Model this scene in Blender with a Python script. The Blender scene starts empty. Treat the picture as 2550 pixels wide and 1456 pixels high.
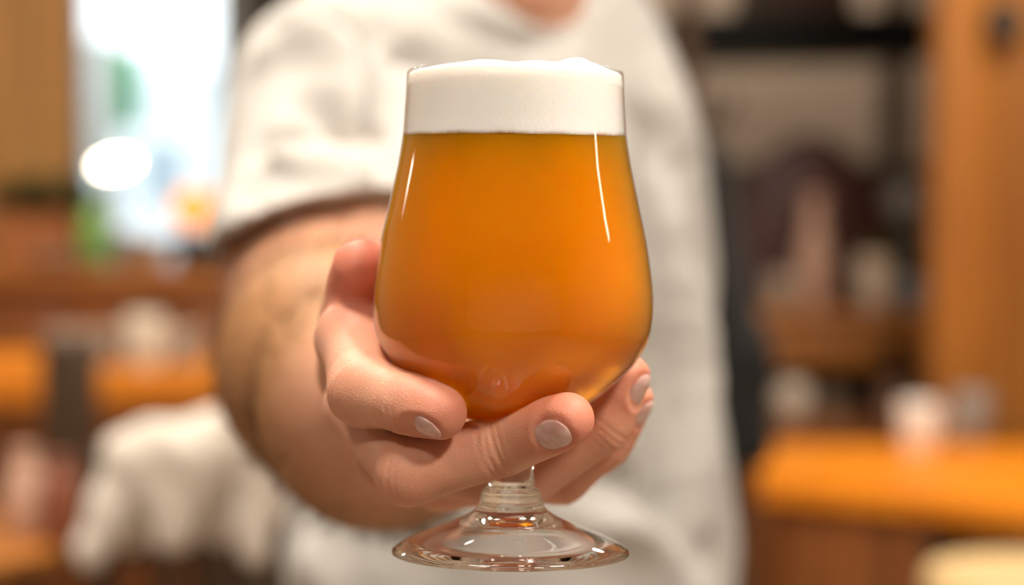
import bpy, bmesh, math, random
import numpy as np
from mathutils import Vector, Matrix

random.seed(7)
RNG = np.random.default_rng(7)
SC = bpy.context.scene
COL = SC.collection

# ------------------------------------------------------------------ camera
F = 4565.0                       # focal length in pixels of the 2550-wide frame
PITCH = math.radians(3.5)        # looking slightly down
CAMZ = 1.31
FWD = np.array([0.0, math.cos(PITCH), -math.sin(PITCH)])
UPV = np.array([0.0, math.sin(PITCH), math.cos(PITCH)])
CAMP = np.array([0.0, 0.0, CAMZ])

cam_data = bpy.data.cameras.new('camera')
cam_data.sensor_width = 36.0
cam_data.lens = F * 36.0 / 2550.0
cam_data.clip_start = 0.02
cam_data.clip_end = 200
cam_data.dof.use_dof = True
cam_data.dof.focus_distance = 0.552
cam_data.dof.aperture_fstop = 4.3
cam = bpy.data.objects.new('camera', cam_data)
cam.location = CAMP
cam.rotation_euler = (math.radians(90) - PITCH, 0, 0)
COL.objects.link(cam)
SC.camera = cam

# ------------------------------------------------------------------ world, exposure
SC.view_settings.view_transform = 'Standard'
SC.view_settings.look = 'None'
SC.view_settings.gamma = 1.0
SC.view_settings.use_curve_mapping = False
SC.view_settings.exposure = 1.15
world = bpy.data.worlds.new('sky')
SC.world = world
world.use_nodes = True
bg = world.node_tree.nodes['Background']
bg.inputs[0].default_value = (0.86, 0.95, 1.0, 1)
bg.inputs[1].default_value = 1.25
try:
    SC.cycles.use_denoising = True
    SC.cycles.use_adaptive_sampling = True
    SC.cycles.adaptive_threshold = 0.12
    SC.cycles.adaptive_min_samples = 16
    SC.cycles.max_bounces = 24
    SC.cycles.diffuse_bounces = 3
    SC.cycles.glossy_bounces = 24
    SC.cycles.transparent_max_bounces = 12
    SC.cycles.transmission_bounces = 24
    SC.cycles.sample_clamp_indirect = 6.0
    SC.cycles.caustics_refractive = True
    SC.cycles.blur_glossy = 0.3
except Exception:
    pass

# ceiling lamps: (x, y, power, radius); the housings are built with the ceiling further down
CEIL = 2.75
CEILING_LAMPS = [
    (-0.42, 0.62, 9, 0.16), (0.80, 0.50, 13, 0.16), (0.85, -0.70, 15, 0.16), (-0.75, -0.60, 4, 0.16),
    (-0.50, 1.95, 9, 0.16), (-1.1, 2.9, 3.5, 0.16),
    (1.05, 3.1, 11, 0.16), (0.85, 5.75, 5, 0.16), (-1.9, 3.9, 3.5, 0.16),
]
LAMP_COLOR = (1.0, 0.885, 0.745)
for i, (lx, ly, lw, lr) in enumerate(CEILING_LAMPS):
    ld = bpy.data.lights.new('ceiling_lamp_light', 'AREA')
    ld.shape = 'DISK'
    ld.size = lr * 2
    ld.energy = lw
    ld.color = LAMP_COLOR
    lo = bpy.data.objects.new('ceiling_lamp_light', ld)
    lo.location = (lx, ly, CEIL - 0.075)
    COL.objects.link(lo)


# ------------------------------------------------------------------ helpers
def C(px, py, d):
    """pixel of the photograph and depth -> camera-frame point (x right, y depth, z up)"""
    return np.array([(px - 1275.0) / F * d, d, -(py - 728.0) / F * d])


def c2w(p):
    p = np.asarray(p, dtype=float)
    x, y, z = p[..., 0:1], p[..., 1:2], p[..., 2:3]
    return CAMP + x * np.array([1.0, 0, 0]) + y * FWD + z * UPV


def W(px, py, d):
    return c2w(C(px, py, d))


def DZ(py, z):
    """depth at which a surface of world height z is seen on image row py"""
    k = (py - 728.0) / F
    return (CAMZ - z) / (k * math.cos(PITCH) + math.sin(PITCH))


def on(px, py, z):
    p = W(px, py, DZ(py, z))
    return float(p[0]), float(p[1]), z


def setprops(o, label=None, cat=None, group=None, kind=None):
    if label: o['label'] = label
    if cat: o['category'] = cat
    if group: o['group'] = group
    if kind: o['kind'] = kind
    return o


def empty(name, loc, label=None, cat=None, group=None, rotz=0):
    o = bpy.data.objects.new(name, None)
    o.empty_display_size = 0.05
    COL.objects.link(o)
    o.location = [float(v) for v in loc]
    o.rotation_euler = (0, 0, rotz)
    return setprops(o, label, cat, group)


def link_mesh(name, me, mat, parent=None, loc=None, smooth=True):
    o = bpy.data.objects.new(name, me)
    COL.objects.link(o)
    if mat is not None:
        me.materials.append(mat)
    if smooth:
        for p in me.polygons: p.use_smooth = True
    if parent is not None: o.parent = parent
    if loc is not None: o.location = [float(v) for v in loc]
    return o


def from_bm(name, bm, mat, parent=None, loc=None, smooth=False):
    bmesh.ops.recalc_face_normals(bm, faces=bm.faces)
    me = bpy.data.meshes.new(name)
    bm.to_mesh(me); bm.free()
    return link_mesh(name, me, mat, parent, loc, smooth)


def auto_smooth(o, deg=40):
    me = o.data
    for p in me.polygons: p.use_smooth = True
    try:
        me.set_sharp_from_angle(angle=math.radians(deg))
    except Exception:
        pass
    return o


def bm_box(bm, cx, cy, cz, sx, sy, sz, bev=0.0, rot=None):
    r = bmesh.ops.create_cube(bm, size=1.0)
    vs = r['verts']
    bmesh.ops.scale(bm, vec=(sx, sy, sz), verts=vs)
    if bev > 0:
        es = list({e for v in vs for e in v.link_edges})
        rb = bmesh.ops.bevel(bm, geom=es, offset=min(bev, 0.45 * min(sx, sy, sz)), segments=2, profile=0.6, affect='EDGES')
        vs = list({v for f in rb['faces'] for v in f.verts} | {v for v in vs if v.is_valid})
    if rot is not None:
        bmesh.ops.rotate(bm, cent=(0, 0, 0), matrix=rot, verts=vs)
    bmesh.ops.translate(bm, vec=(cx, cy, cz), verts=vs)
    return vs


def box(name, c, s, mat, parent=None, bev=0.004, rot=None):
    bm = bmesh.new()
    bm_box(bm, c[0], c[1], c[2], s[0], s[1], s[2], bev, rot)
    return auto_smooth(from_bm(name, bm, mat, parent), 35)


def lathe_mesh(profile, seg=48, cap=True):
    """profile: list of (r, z) from bottom to top"""
    verts, faces, rings = [], [], []
    for r, z in profile:
        if r < 1e-6:
            rings.append([len(verts)]); verts.append((0, 0, z))
        else:
            ring = []
            for k in range(seg):
                a = 2 * math.pi * k / seg
                ring.append(len(verts)); verts.append((r * math.cos(a), r * math.sin(a), z))
            rings.append(ring)
    for A, B in zip(rings[:-1], rings[1:]):
        for k in range(seg):
            k2 = (k + 1) % seg
            if len(A) == 1 and len(B) == 1: continue
            if len(A) == 1: faces.append((A[0], B[k2], B[k]))
            elif len(B) == 1: faces.append((A[k], A[k2], B[0]))
            else: faces.append((A[k], A[k2], B[k2], B[k]))
    if cap:
        if len(rings[0]) > 1: faces.append(tuple(reversed(rings[0])))
        if len(rings[-1]) > 1: faces.append(tuple(rings[-1]))
    me = bpy.data.meshes.new('lathe')
    me.from_pydata(verts, [], faces)
    me.validate()
    return me


def lathe(name, profile, mat, parent=None, loc=None, seg=48, cap=True, sharp=50):
    me = lathe_mesh(profile, seg, cap)
    o = link_mesh(name, me, mat, parent, loc)
    return auto_smooth(o, sharp)


def spline(pts, n):
    """smooth interpolation of control points (Catmull-Rom), n samples"""
    P = np.array(pts, float)
    P = np.vstack([2 * P[0] - P[1], P, 2 * P[-1] - P[-2]])
    out = []
    segs = len(P) - 3
    for k in range(n):
        t = k / (n - 1) * segs
        i = min(int(t), segs - 1); u = t - i
        p0, p1, p2, p3 = P[i], P[i + 1], P[i + 2], P[i + 3]
        out.append(0.5 * ((2 * p1) + (-p0 + p2) * u + (2 * p0 - 5 * p1 + 4 * p2 - p3) * u * u + (-p0 + 3 * p1 - 3 * p2 + p3) * u ** 3))
    return np.array(out)


def tube(name, pts, radius, mat, parent=None, seg=12):
    pts = [Vector([float(c) for c in p]) for p in pts]
    rad = radius if hasattr(radius, '__len__') else [radius] * len(pts)
    verts, faces = [], []
    up = Vector((0.13, 0.31, 0.94))
    for i, p in enumerate(pts):
        t = (pts[min(i + 1, len(pts) - 1)] - pts[max(i - 1, 0)]).normalized()
        a = t.cross(up)
        if a.length < 1e-4: a = t.cross(Vector((1, 0, 0)))
        a.normalize(); b = t.cross(a)
        for k in range(seg):
            an = 2 * math.pi * k / seg
            verts.append(p + (a * math.cos(an) + b * math.sin(an)) * rad[i])
    for i in range(len(pts) - 1):
        for k in range(seg):
            k2 = (k + 1) % seg
            faces.append((i * seg + k, i * seg + k2, (i + 1) * seg + k2, (i + 1) * seg + k))
    faces.append(tuple(range(seg - 1, -1, -1)))
    faces.append(tuple((len(pts) - 1) * seg + k for k in range(seg)))
    me = bpy.data.meshes.new(name)
    me.from_pydata(verts, [], faces)
    bm = bmesh.new(); bm.from_mesh(me); bmesh.ops.recalc_face_normals(bm, faces=bm.faces); bm.to_mesh(me); bm.free()
    return auto_smooth(link_mesh(name, me, mat, parent), 60)


# ------------------------------------------------------------------ materials
def new_mat(name):
    m = bpy.data.materials.new(name)
    m.use_nodes = True
    nt = m.node_tree
    return m, nt, nt.nodes['Principled BSDF'], nt.nodes, nt.links


def ramp(nodes, stops):
    n = nodes.new('ShaderNodeValToRGB')
    while len(n.color_ramp.elements) < len(stops):
        n.color_ramp.elements.new(0.5)
    for e, (p, c) in zip(n.color_ramp.elements, stops):
        e.position = p; e.color = (*c, 1)
    return n


def plain(name, col, rough=0.5, var=0.12, scale=18, metallic=0.0, coat=0.0, bump=0.0, spec=0.5):
    m, nt, b, N, L = new_mat(name)
    tc = N.new('ShaderNodeTexCoord')
    nz = N.new('ShaderNodeTexNoise'); nz.inputs['Scale'].default_value = scale; nz.inputs['Detail'].default_value = 4
    L.new(tc.outputs['Object'], nz.inputs['Vector'])
    c = np.array(col)
    rp = ramp(N, [(0.3, tuple(c * (1 - var))), (0.7, tuple(np.minimum(c * (1 + var), 1)))])
    L.new(nz.outputs['Fac'], rp.inputs['Fac']); L.new(rp.outputs['Color'], b.inputs['Base Color'])
    b.inputs['Roughness'].default_value = rough
    b.inputs['Metallic'].default_value = metallic
    b.inputs['Coat Weight'].default_value = coat
    b.inputs['Coat Roughness'].default_value = 0.12
    b.inputs['Specular IOR Level'].default_value = spec
    if bump > 0:
        bp = N.new('ShaderNodeBump'); bp.inputs['Strength'].default_value = bump; bp.inputs['Distance'].default_value = 0.004
        L.new(nz.outputs['Fac'], bp.inputs['Height']); L.new(bp.outputs['Normal'], b.inputs['Normal'])
    return m


def wood(name, dark, light, axis='Z', rough=0.4, coat=0.2, scale=1.0):
    m, nt, b, N, L = new_mat(name)
    tc = N.new('ShaderNodeTexCoord'); mp = N.new('ShaderNodeMapping')
    s = {'X': (1.2, 22, 22), 'Y': (22, 1.2, 22), 'Z': (22, 22, 1.2)}[axis]
    mp.inputs['Scale'].default_value = [v * scale for v in s]
    oi = N.new('ShaderNodeObjectInfo')
    L.new(tc.outputs['Object'], mp.inputs['Vector'])
    ad = N.new('ShaderNodeVectorMath'); ad.operation = 'ADD'
    sc = N.new('ShaderNodeVectorMath'); sc.operation = 'SCALE'; sc.inputs['Scale'].default_value = 37.0
    cx = N.new('ShaderNodeCombineXYZ'); L.new(oi.outputs['Random'], cx.inputs[0]); L.new(oi.outputs['Random'], cx.inputs[1])
    L.new(cx.outputs[0], sc.inputs[0]); L.new(mp.outputs[0], ad.inputs[0]); L.new(sc.outputs[0], ad.inputs[1])
    nz = N.new('ShaderNodeTexNoise'); nz.inputs['Scale'].default_value = 1.6; nz.inputs['Detail'].default_value = 7; nz.inputs['Distortion'].default_value = 0.8
    L.new(ad.outputs[0], nz.inputs['Vector'])
    rp = ramp(N, [(0.32, dark), (0.66, light)])
    L.new(nz.outputs['Fac'], rp.inputs['Fac'])
    hsv = N.new('ShaderNodeHueSaturation')
    mr = N.new('ShaderNodeMapRange'); mr.inputs['To Min'].default_value = 0.82; mr.inputs['To Max'].default_value = 1.18
    L.new(oi.outputs['Random'], mr.inputs['Value']); L.new(mr.outputs[0], hsv.inputs['Value'])
    L.new(rp.outputs['Color'], hsv.inputs['Color']); L.new(hsv.outputs[0], b.inputs['Base Color'])
    b.inputs['Roughness'].default_value = rough
    b.inputs['Coat Weight'].default_value = coat
    bp = N.new('ShaderNodeBump'); bp.inputs['Strength'].default_value = 0.25; bp.inputs['Distance'].default_value = 0.002
    L.new(nz.outputs['Fac'], bp.inputs['Height']); L.new(bp.outputs['Normal'], b.inputs['Normal'])
    return m


def emis(name, col, strength, base=(0.8, 0.8, 0.8)):
    m, nt, b, N, L = new_mat(name)
    b.inputs['Base Color'].default_value = (*base, 1)
    b.inputs['Emission Color'].default_value = (*col, 1)
    b.inputs['Emission Strength'].default_value = strength
    return m


def thin_glass(name, tint=(1, 1, 1), rough=0.0):
    """thin clear wall: straight-through transmission plus Fresnel reflection"""
    m, nt, b, N, L = new_mat(name)
    N.remove(b)
    out = N['Material Output']
    lw = N.new('ShaderNodeLayerWeight'); lw.inputs['Blend'].default_value = 0.5
    pw = N.new('ShaderNodeMath'); pw.operation = 'POWER'; pw.inputs[1].default_value = 5.0
    L.new(lw.outputs['Facing'], pw.inputs[0])
    ma = N.new('ShaderNodeMath'); ma.operation = 'MULTIPLY_ADD'; ma.inputs[1].default_value = 0.9; ma.inputs[2].default_value = 0.04
    L.new(pw.outputs[0], ma.inputs[0])
    tr = N.new('ShaderNodeBsdfTransparent'); tr.inputs[0].default_value = (*tint, 1)
    gl = N.new('ShaderNodeBsdfGlossy'); gl.inputs['Roughness'].default_value = rough
    mx = N.new('ShaderNodeMixShader')
    L.new(ma.outputs[0], mx.inputs[0]); L.new(tr.outputs[0], mx.inputs[1]); L.new(gl.outputs[0], mx.inputs[2])
    L.new(mx.outputs[0], out.inputs['Surface'])
    return m


def solid_glass(name, col=(1, 1, 1), ior=1.5, rough=0.0):
    m, nt, b, N, L = new_mat(name)
    b.inputs['Base Color'].default_value = (*col, 1)
    b.inputs['Transmission Weight'].default_value = 1.0
    b.inputs['IOR'].default_value = ior
    b.inputs['Roughness'].default_value = rough
    return m


def skin_material():
    m, nt, b, N, L = new_mat('skin')
    tc = N.new('ShaderNodeTexCoord')
    at = N.new('ShaderNodeAttribute'); at.attribute_name = 'flush'
    nz = N.new('ShaderNodeTexNoise'); nz.inputs['Scale'].default_value = 55; nz.inputs['Detail'].default_value = 5
    L.new(tc.outputs['Object'], nz.inputs['Vector'])
    base = ramp(N, [(0.3, (0.63, 0.325, 0.215)), (0.7, (0.75, 0.44, 0.31))])
    L.new(nz.outputs['Fac'], base.inputs['Fac'])
    red = N.new('ShaderNodeMix'); red.data_type = 'RGBA'
    L.new(at.outputs['Fac'], red.inputs['Factor'])
    L.new(base.outputs['Color'], red.inputs['A']); red.inputs['B'].default_value = (0.71, 0.205, 0.145, 1)
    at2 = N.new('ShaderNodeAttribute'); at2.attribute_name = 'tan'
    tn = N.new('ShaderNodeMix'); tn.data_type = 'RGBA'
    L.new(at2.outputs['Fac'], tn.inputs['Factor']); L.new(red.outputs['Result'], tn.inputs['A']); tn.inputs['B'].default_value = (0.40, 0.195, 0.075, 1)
    L.new(tn.outputs['Result'], b.inputs['Base Color'])
    b.inputs['Subsurface Weight'].default_value = 0.55
    b.inputs['Subsurface Radius'].default_value = (1.0, 0.33, 0.16)
    b.inputs['Subsurface Scale'].default_value = 0.005
    b.inputs['Roughness'].default_value = 0.5
    b.inputs['Specular IOR Level'].default_value = 0.4
    vo = N.new('ShaderNodeTexVoronoi'); vo.inputs['Scale'].default_value = 900; vo.feature = 'DISTANCE_TO_EDGE'
    L.new(tc.outputs['Object'], vo.inputs['Vector'])
    n2 = N.new('ShaderNodeTexNoise'); n2.inputs['Scale'].default_value = 350; n2.inputs['Detail'].default_value = 4
    L.new(tc.outputs['Object'], n2.inputs['Vector'])
    ad = N.new('ShaderNodeMath'); ad.operation = 'MULTIPLY_ADD'; ad.inputs[1].default_value = 1.2
    L.new(vo.outputs['Distance'], ad.inputs[0]); L.new(n2.outputs['Fac'], ad.inputs[2])
    bp = N.new('ShaderNodeBump'); bp.inputs['Strength'].default_value = 0.22; bp.inputs['Distance'].default_value = 0.0006
    L.new(ad.outputs[0], bp.inputs['Height']); L.new(bp.outputs['Normal'], b.inputs['Normal'])
    return m


def cloth(name, a, bcol, scale=1400, rough=0.95, sss=0.0):
    m, nt, b, N, L = new_mat(name)
    tc = N.new('ShaderNodeTexCoord')
    nz = N.new('ShaderNodeTexNoise'); nz.inputs['Scale'].default_value = 9; nz.inputs['Detail'].default_value = 5
    L.new(tc.outputs['Object'], nz.inputs['Vector'])
    rp = ramp(N, [(0.35, a), (0.65, bcol)])
    L.new(nz.outputs['Fac'], rp.inputs['Fac']); L.new(rp.outputs['Color'], b.inputs['Base Color'])
    b.inputs['Roughness'].default_value = rough
    b.inputs['Specular IOR Level'].default_value = 0.15
    b.inputs['Sheen Weight'].default_value = 0.15
    wv = N.new('ShaderNodeTexNoise'); wv.inputs['Scale'].default_value = scale
    L.new(tc.outputs['Object'], wv.inputs['Vector'])
    bp = N.new('ShaderNodeBump'); bp.inputs['Strength'].default_value = 0.2; bp.inputs['Distance'].default_value = 0.001
    L.new(wv.outputs['Fac'], bp.inputs['Height']); L.new(bp.outputs['Normal'], b.inputs['Normal'])
    return m


M = {
    'skin': skin_material(),
    'shirt': cloth('oatmeal_jersey', (0.44, 0.43, 0.412), (0.50, 0.49, 0.47)),
    'trousers': cloth('cream_chino', (0.46, 0.42, 0.36), (0.52, 0.48, 0.42)),
    'hair': plain('brown_hair', (0.10, 0.055, 0.03), 0.6, 0.3, 90),
    'armhair': plain('arm_hair', (0.16, 0.085, 0.04), 0.6, 0.2, 60),
    'shoe': plain('shoe_leather', (0.06, 0.04, 0.03), 0.5),
    'plaster': plain('beige_plaster', (0.44, 0.35, 0.27), 0.9, 0.05, 3),
    'white_plaster': plain('white_plaster', (0.55, 0.52, 0.47), 0.9, 0.04, 3),
    'ceil': plain('ceiling_paint', (0.34, 0.30, 0.26), 0.9, 0.05, 3),
    'floor': wood('floor_boards', (0.28, 0.20, 0.14), (0.38, 0.29, 0.20), 'Y'),
    'ochre': wood('ochre_timber', (0.30, 0.145, 0.036), (0.44, 0.235, 0.065), 'Z', 0.6, 0.0),
    'orange_post': wood('orange_timber', (0.27, 0.085, 0.008), (0.38, 0.145, 0.016), 'Z', 0.5, 0.1),
    'counter': wood('brown_counter_wood', (0.26, 0.085, 0.012), (0.42, 0.16, 0.025), 'X', 0.45, 0.1),
    'orange_table': wood('orange_lacquered_wood', (0.75, 0.20, 0.003), (0.97, 0.34, 0.006), 'X', 0.5, 0.1),
    'redwood': wood('red_brown_wood', (0.20, 0.06, 0.012), (0.33, 0.11, 0.02), 'Z', 0.5, 0.1),
    'darkwood': wood('dark_brown_wood', (0.035, 0.018, 0.008), (0.07, 0.036, 0.016), 'Z', 0.5, 0.1),
    'palewood': wood('pale_stool_wood', (0.80, 0.56, 0.25), (0.90, 0.68, 0.36), 'X', 0.5, 0.1),
    'black': plain('black_paint', (0.004, 0.004, 0.004), 0.5, 0.2, spec=0.15),
    'blackcloth': cloth('black_wool', (0.010, 0.010, 0.010), (0.018, 0.017, 0.016)),
    'maroon': plain('maroon_leather', (0.06, 0.014, 0.010), 0.5, 0.25, 12),
    'leaf': plain('dark_leaf', (0.035, 0.06, 0.012), 0.5, 0.35, 40),
    'leaf2': plain('olive_leaf', (0.16, 0.20, 0.03), 0.5, 0.35, 40),
    'cream': plain('cream_ceramic', (0.82, 0.70, 0.55), 0.3, 0.04),
    'white': plain('white_ceramic', (0.88, 0.82, 0.75), 0.25, 0.03),
    'taupe': plain('taupe_ceramic', (0.40, 0.31, 0.23), 0.4, 0.08),
    'grey': plain('grey_stoneware', (0.30, 0.28, 0.26), 0.4, 0.1),
    'blue': plain('blue_grey_glaze', (0.22, 0.28, 0.33), 0.3, 0.1),
    'rose': plain('rose_clay', (0.58, 0.36, 0.26), 0.6, 0.08),
    'terracotta': plain('terracotta', (0.45, 0.16, 0.05), 0.7, 0.1),
    'redclay': plain('red_brown_glaze', (0.25, 0.08, 0.04), 0.4, 0.1),
    'green_glass': plain('green_bottle_glass', (0.16, 0.42, 0.08), 0.08, 0.1, coat=1.0),
    'dark_glass': plain('black_bottle_glass', (0.006, 0.010, 0.010), 0.12, 0.1),
    'metal': plain('brushed_metal', (0.55, 0.53, 0.50), 0.35, 0.05, metallic=1.0),
    'whiteframe': plain('white_window_paint', (0.82, 0.86, 0.82), 0.5, 0.03),
    'darkframe': plain('dark_window_paint', (0.06, 0.05, 0.04), 0.5, 0.1),
    'pane': thin_glass('window_glass'),
    'blanket': cloth('cream_blanket', (0.84, 0.76, 0.66), (0.92, 0.86, 0.78), 300),
    'lampglow': emis('lamp_diffuser', LAMP_COLOR, 9.0),
    'whitelamp': emis('white_lamp_glass', (1.0, 0.84, 0.62), 11.0),
    'tubelamp': emis('tube_lamp_glass', (1.0, 0.86, 0.70), 8.0),
    'orangelamp': emis('amber_lamp_glass', (1.0, 0.27, 0.012), 0.6, (0.8, 0.35, 0.08)),
    'asphalt': plain('asphalt', (0.25, 0.26, 0.27), 0.9, 0.1),
    'facade': plain('pale_facade', (0.80, 0.84, 0.84), 0.8, 0.05),
    'facadewin': plain('facade_glass', (0.35, 0.42, 0.46), 0.2, 0.1),
    'carpaint': plain('grey_car_paint', (0.07, 0.08, 0.085), 0.6, 0.05, coat=0.0),
    'carglass': plain('car_window', (0.05, 0.06, 0.07), 0.1, 0.1),
    'rubber': plain('tyre_rubber', (0.02, 0.02, 0.02), 0.8),
    'signgreen': plain('green_sign_paint', (0.06, 0.42, 0.18), 0.5, 0.1),
    'signwhite': plain('white_sign_paint', (0.82, 0.88, 0.84), 0.5, 0.03),
}


# ------------------------------------------------------------------ signed distance modelling
def smin(a, b, k):
    h = np.clip(0.5 + 0.5 * (b - a) / k, 0, 1)
    return b + (a - b) * h - k * h * (1 - h)


class Field:
    def __init__(s, xs, ys, zs, v=None):
        s.xs, s.ys, s.zs = [np.asarray(q, np.float32) for q in (xs, ys, zs)]
        s.v = np.full((len(xs), len(ys), len(zs)), 0.2, np.float32) if v is None else v

    def sl(s, lo, hi):
        r = []
        for ax, l, h in zip((s.xs, s.ys, s.zs), lo, hi):
            i0 = max(int(np.searchsorted(ax, l)) - 1, 0)
            i1 = min(int(np.searchsorted(ax, h)) + 1, len(ax))
            r.append(slice(i0, max(i1, i0)))
        return tuple(r)

    def coords(s, w):
        return s.xs[w[0]][:, None, None], s.ys[w[1]][None, :, None], s.zs[w[2]][None, None, :]


def sd_cone(X, Y, Z, a, b, ra, rb):
    """tapered capsule"""
    a = np.asarray(a, np.float32); b = np.asarray(b, np.float32)
    ab = b - a; l2 = float(ab @ ab) + 1e-12
    t = np.clip(((X - a[0]) * ab[0] + (Y - a[1]) * ab[1] + (Z - a[2]) * ab[2]) / l2, 0, 1)
    dx = X - a[0] - t * ab[0]; dy = Y - a[1] - t * ab[1]; dz = Z - a[2] - t * ab[2]
    return np.sqrt(dx * dx + dy * dy + dz * dz) - (ra + (rb - ra) * t)


def sd_ell(X, Y, Z, c, r, Rm=None):
    """ellipsoid with optional 3x3 whose rows are its axes"""
    dx, dy, dz = X - c[0], Y - c[1], Z - c[2]
    if Rm is not None:
        u = dx * Rm[0][0] + dy * Rm[0][1] + dz * Rm[0][2]
        v = dx * Rm[1][0] + dy * Rm[1][1] + dz * Rm[1][2]
        w = dx * Rm[2][0] + dy * Rm[2][1] + dz * Rm[2][2]
    else:
        u, v, w = dx, dy, dz
    k0 = np.sqrt((u / r[0]) ** 2 + (v / r[1]) ** 2 + (w / r[2]) ** 2)
    k1 = np.sqrt((u / r[0] ** 2) ** 2 + (v / r[1] ** 2) ** 2 + (w / r[2] ** 2) ** 2) + 1e-9
    return k0 * (k0 - 1) / k1


def add_cone(f, a, b, ra, rb, k):
    m = max(ra, rb) + 3 * k + 0.012
    w = f.sl(np.minimum(a, b) - m, np.maximum(a, b) + m)
    f.v[w] = smin(f.v[w], sd_cone(*f.coords(w), a, b, ra, rb), k)


def add_ell(f, c, r, k, Rm=None):
    m = max(r) + 3 * k + 0.012
    w = f.sl(np.array(c) - m, np.array(c) + m)
    f.v[w] = smin(f.v[w], sd_ell(*f.coords(w), c, r, Rm), k)


def surface_nets(f):
    """iso-surface of a field on a rectilinear grid -> vertices, quads"""
    v = f.v
    ins = v < 0
    nx, ny, nz = v.shape
    cs = ins[:-1, :-1, :-1].astype(np.int8)
    for dx in (0, 1):
        for dy in (0, 1):
            for dz in (0, 1):
                if dx + dy + dz:
                    cs = cs + ins[dx:nx - 1 + dx, dy:ny - 1 + dy, dz:nz - 1 + dz]
    act = (cs > 0) & (cs < 8)
    I, J, K = np.nonzero(act)
    idx = np.full(act.shape, -1, np.int32)
    idx[I, J, K] = np.arange(len(I))
    acc = np.zeros((len(I), 3)); cnt = np.zeros(len(I))
    corners = [(a, b, c) for a in (0, 1) for b in (0, 1) for c in (0, 1)]
    ax = [f.xs.astype(float), f.ys.astype(float), f.zs.astype(float)]
    for c0 in corners:
        for d in range(3):
            if c0[d]: continue
            c1 = list(c0); c1[d] = 1
            a = v[I + c0[0], J + c0[1], K + c0[2]].astype(float)
            b = v[I + c1[0], J + c1[1], K + c1[2]].astype(float)
            m = (a < 0) != (b < 0)
            t = np.where(m, a / np.where(a - b == 0, 1, a - b), 0)
            p = np.stack([ax[0][I + c0[0]], ax[1][J + c0[1]], ax[2][K + c0[2]]], 1)
            base = (I, J, K)[d] + c0[d]
            p[:, d] += t * (ax[d][np.minimum(base + 1, len(ax[d]) - 1)] - ax[d][base])
            acc[m] += p[m]; cnt[m] += 1
    P = acc / np.maximum(cnt, 1)[:, None]
    quads = []
    for d in range(3):
        s0 = [slice(None)] * 3; s1 = [slice(None)] * 3
        s0[d] = slice(0, -1); s1[d] = slice(1, None)
        A, B = ins[tuple(s0)], ins[tuple(s1)]
        e1, e2 = [(1, 2), (2, 0), (0, 1)][d]
        i, j, k = np.nonzero(A != B)
        q = np.stack([i, j, k], 1)
        ok = (q[:, e1] > 0) & (q[:, e2] > 0) & (q[:, e1] < v.shape[e1] - 1) & (q[:, e2] < v.shape[e2] - 1)
        q = q[ok]
        inside = A[q[:, 0], q[:, 1], q[:, 2]]

        def at(o1, o2):
            r = q.copy(); r[:, e1] -= o1; r[:, e2] -= o2
            return idx[r[:, 0], r[:, 1], r[:, 2]]
        qa, qb, qc, qd = at(1, 1), at(0, 1), at(0, 0), at(1, 0)
        F1 = np.stack([qa, qb, qc, qd], 1)
        F1[~inside] = F1[~inside][:, ::-1]
        quads.append(F1)
    Q = np.vstack(quads)
    Q = Q[(Q >= 0).all(1)]
    return P, Q


def smooth_verts(P, Q, it=2, lam=0.5):
    E = np.vstack([Q[:, [0, 1]], Q[:, [1, 2]], Q[:, [2, 3]], Q[:, [3, 0]]])
    n = np.zeros(len(P)); np.add.at(n, E[:, 0], 1); np.add.at(n, E[:, 1], 1)
    for _ in range(it):
        s = np.zeros_like(P)
        for d in range(3):
            s[:, d] = np.bincount(E[:, 0], P[E[:, 1], d], len(P)) + np.bincount(E[:, 1], P[E[:, 0], d], len(P))
        P = P + lam * (s / np.maximum(n, 1)[:, None] - P)
    return P


def vert_normals(P, Q):
    fn = np.cross(P[Q[:, 2]] - P[Q[:, 0]], P[Q[:, 3]] - P[Q[:, 1]])
    N = np.zeros_like(P)
    for c in range(4):
        for d in range(3):
            N[:, d] += np.bincount(Q[:, c], fn[:, d], len(P))
    return N / (np.linalg.norm(N, axis=1)[:, None] + 1e-12)


def np_mesh(name, P, Q):
    me = bpy.data.meshes.new(name)
    n = len(Q); k = Q.shape[1]
    me.vertices.add(len(P)); me.vertices.foreach_set('co', np.asarray(P, np.float32).ravel())
    me.loops.add(n * k); me.loops.foreach_set('vertex_index', np.asarray(Q, np.int32).ravel())
    me.polygons.add(n)
    me.polygons.foreach_set('loop_start', np.arange(0, n * k, k, dtype=np.int32))
    me.polygons.foreach_set('loop_total', np.full(n, k, np.int32))
    me.polygons.foreach_set('use_smooth', np.ones(n, bool))
    me.update(calc_edges=True)
    return me


def axis_steps(lo, hi, f0, f1, fine, coarse, grow=1.25):
    """grid coordinates: fine inside [f0, f1], growing to coarse outside"""
    out = list(np.arange(f0, f1, fine))
    s, p = fine, out[-1]
    while p < hi:
        s = min(s * grow, coarse); p += s; out.append(p)
    s, p = fine, f0
    pre = []
    while p > lo:
        s = min(s * grow, coarse); p -= s; pre.append(p)
    return np.array(pre[::-1] + out)


# ------------------------------------------------------------------ the room
XL, XR, YB, YF = -2.9, 3.0, -3.2, 6.2

fl = empty('floor', (0, 0, 0)); setprops(fl, 'pale oak floor boards', None, None, 'structure')
nb = 30
for i in range(nb):
    w = (XR - XL) / nb
    box('plank', (XL + (i + 0.5) * w, (YB + YF) / 2, -0.02), (w - 0.004, YF - YB, 0.04), M['floor'], fl, 0.002)
box('subfloor', ((XL + XR) / 2, (YB + YF) / 2, -0.07), (XR - XL + 0.4, YF - YB + 0.4, 0.05), M['darkwood'], fl, 0)

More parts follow.
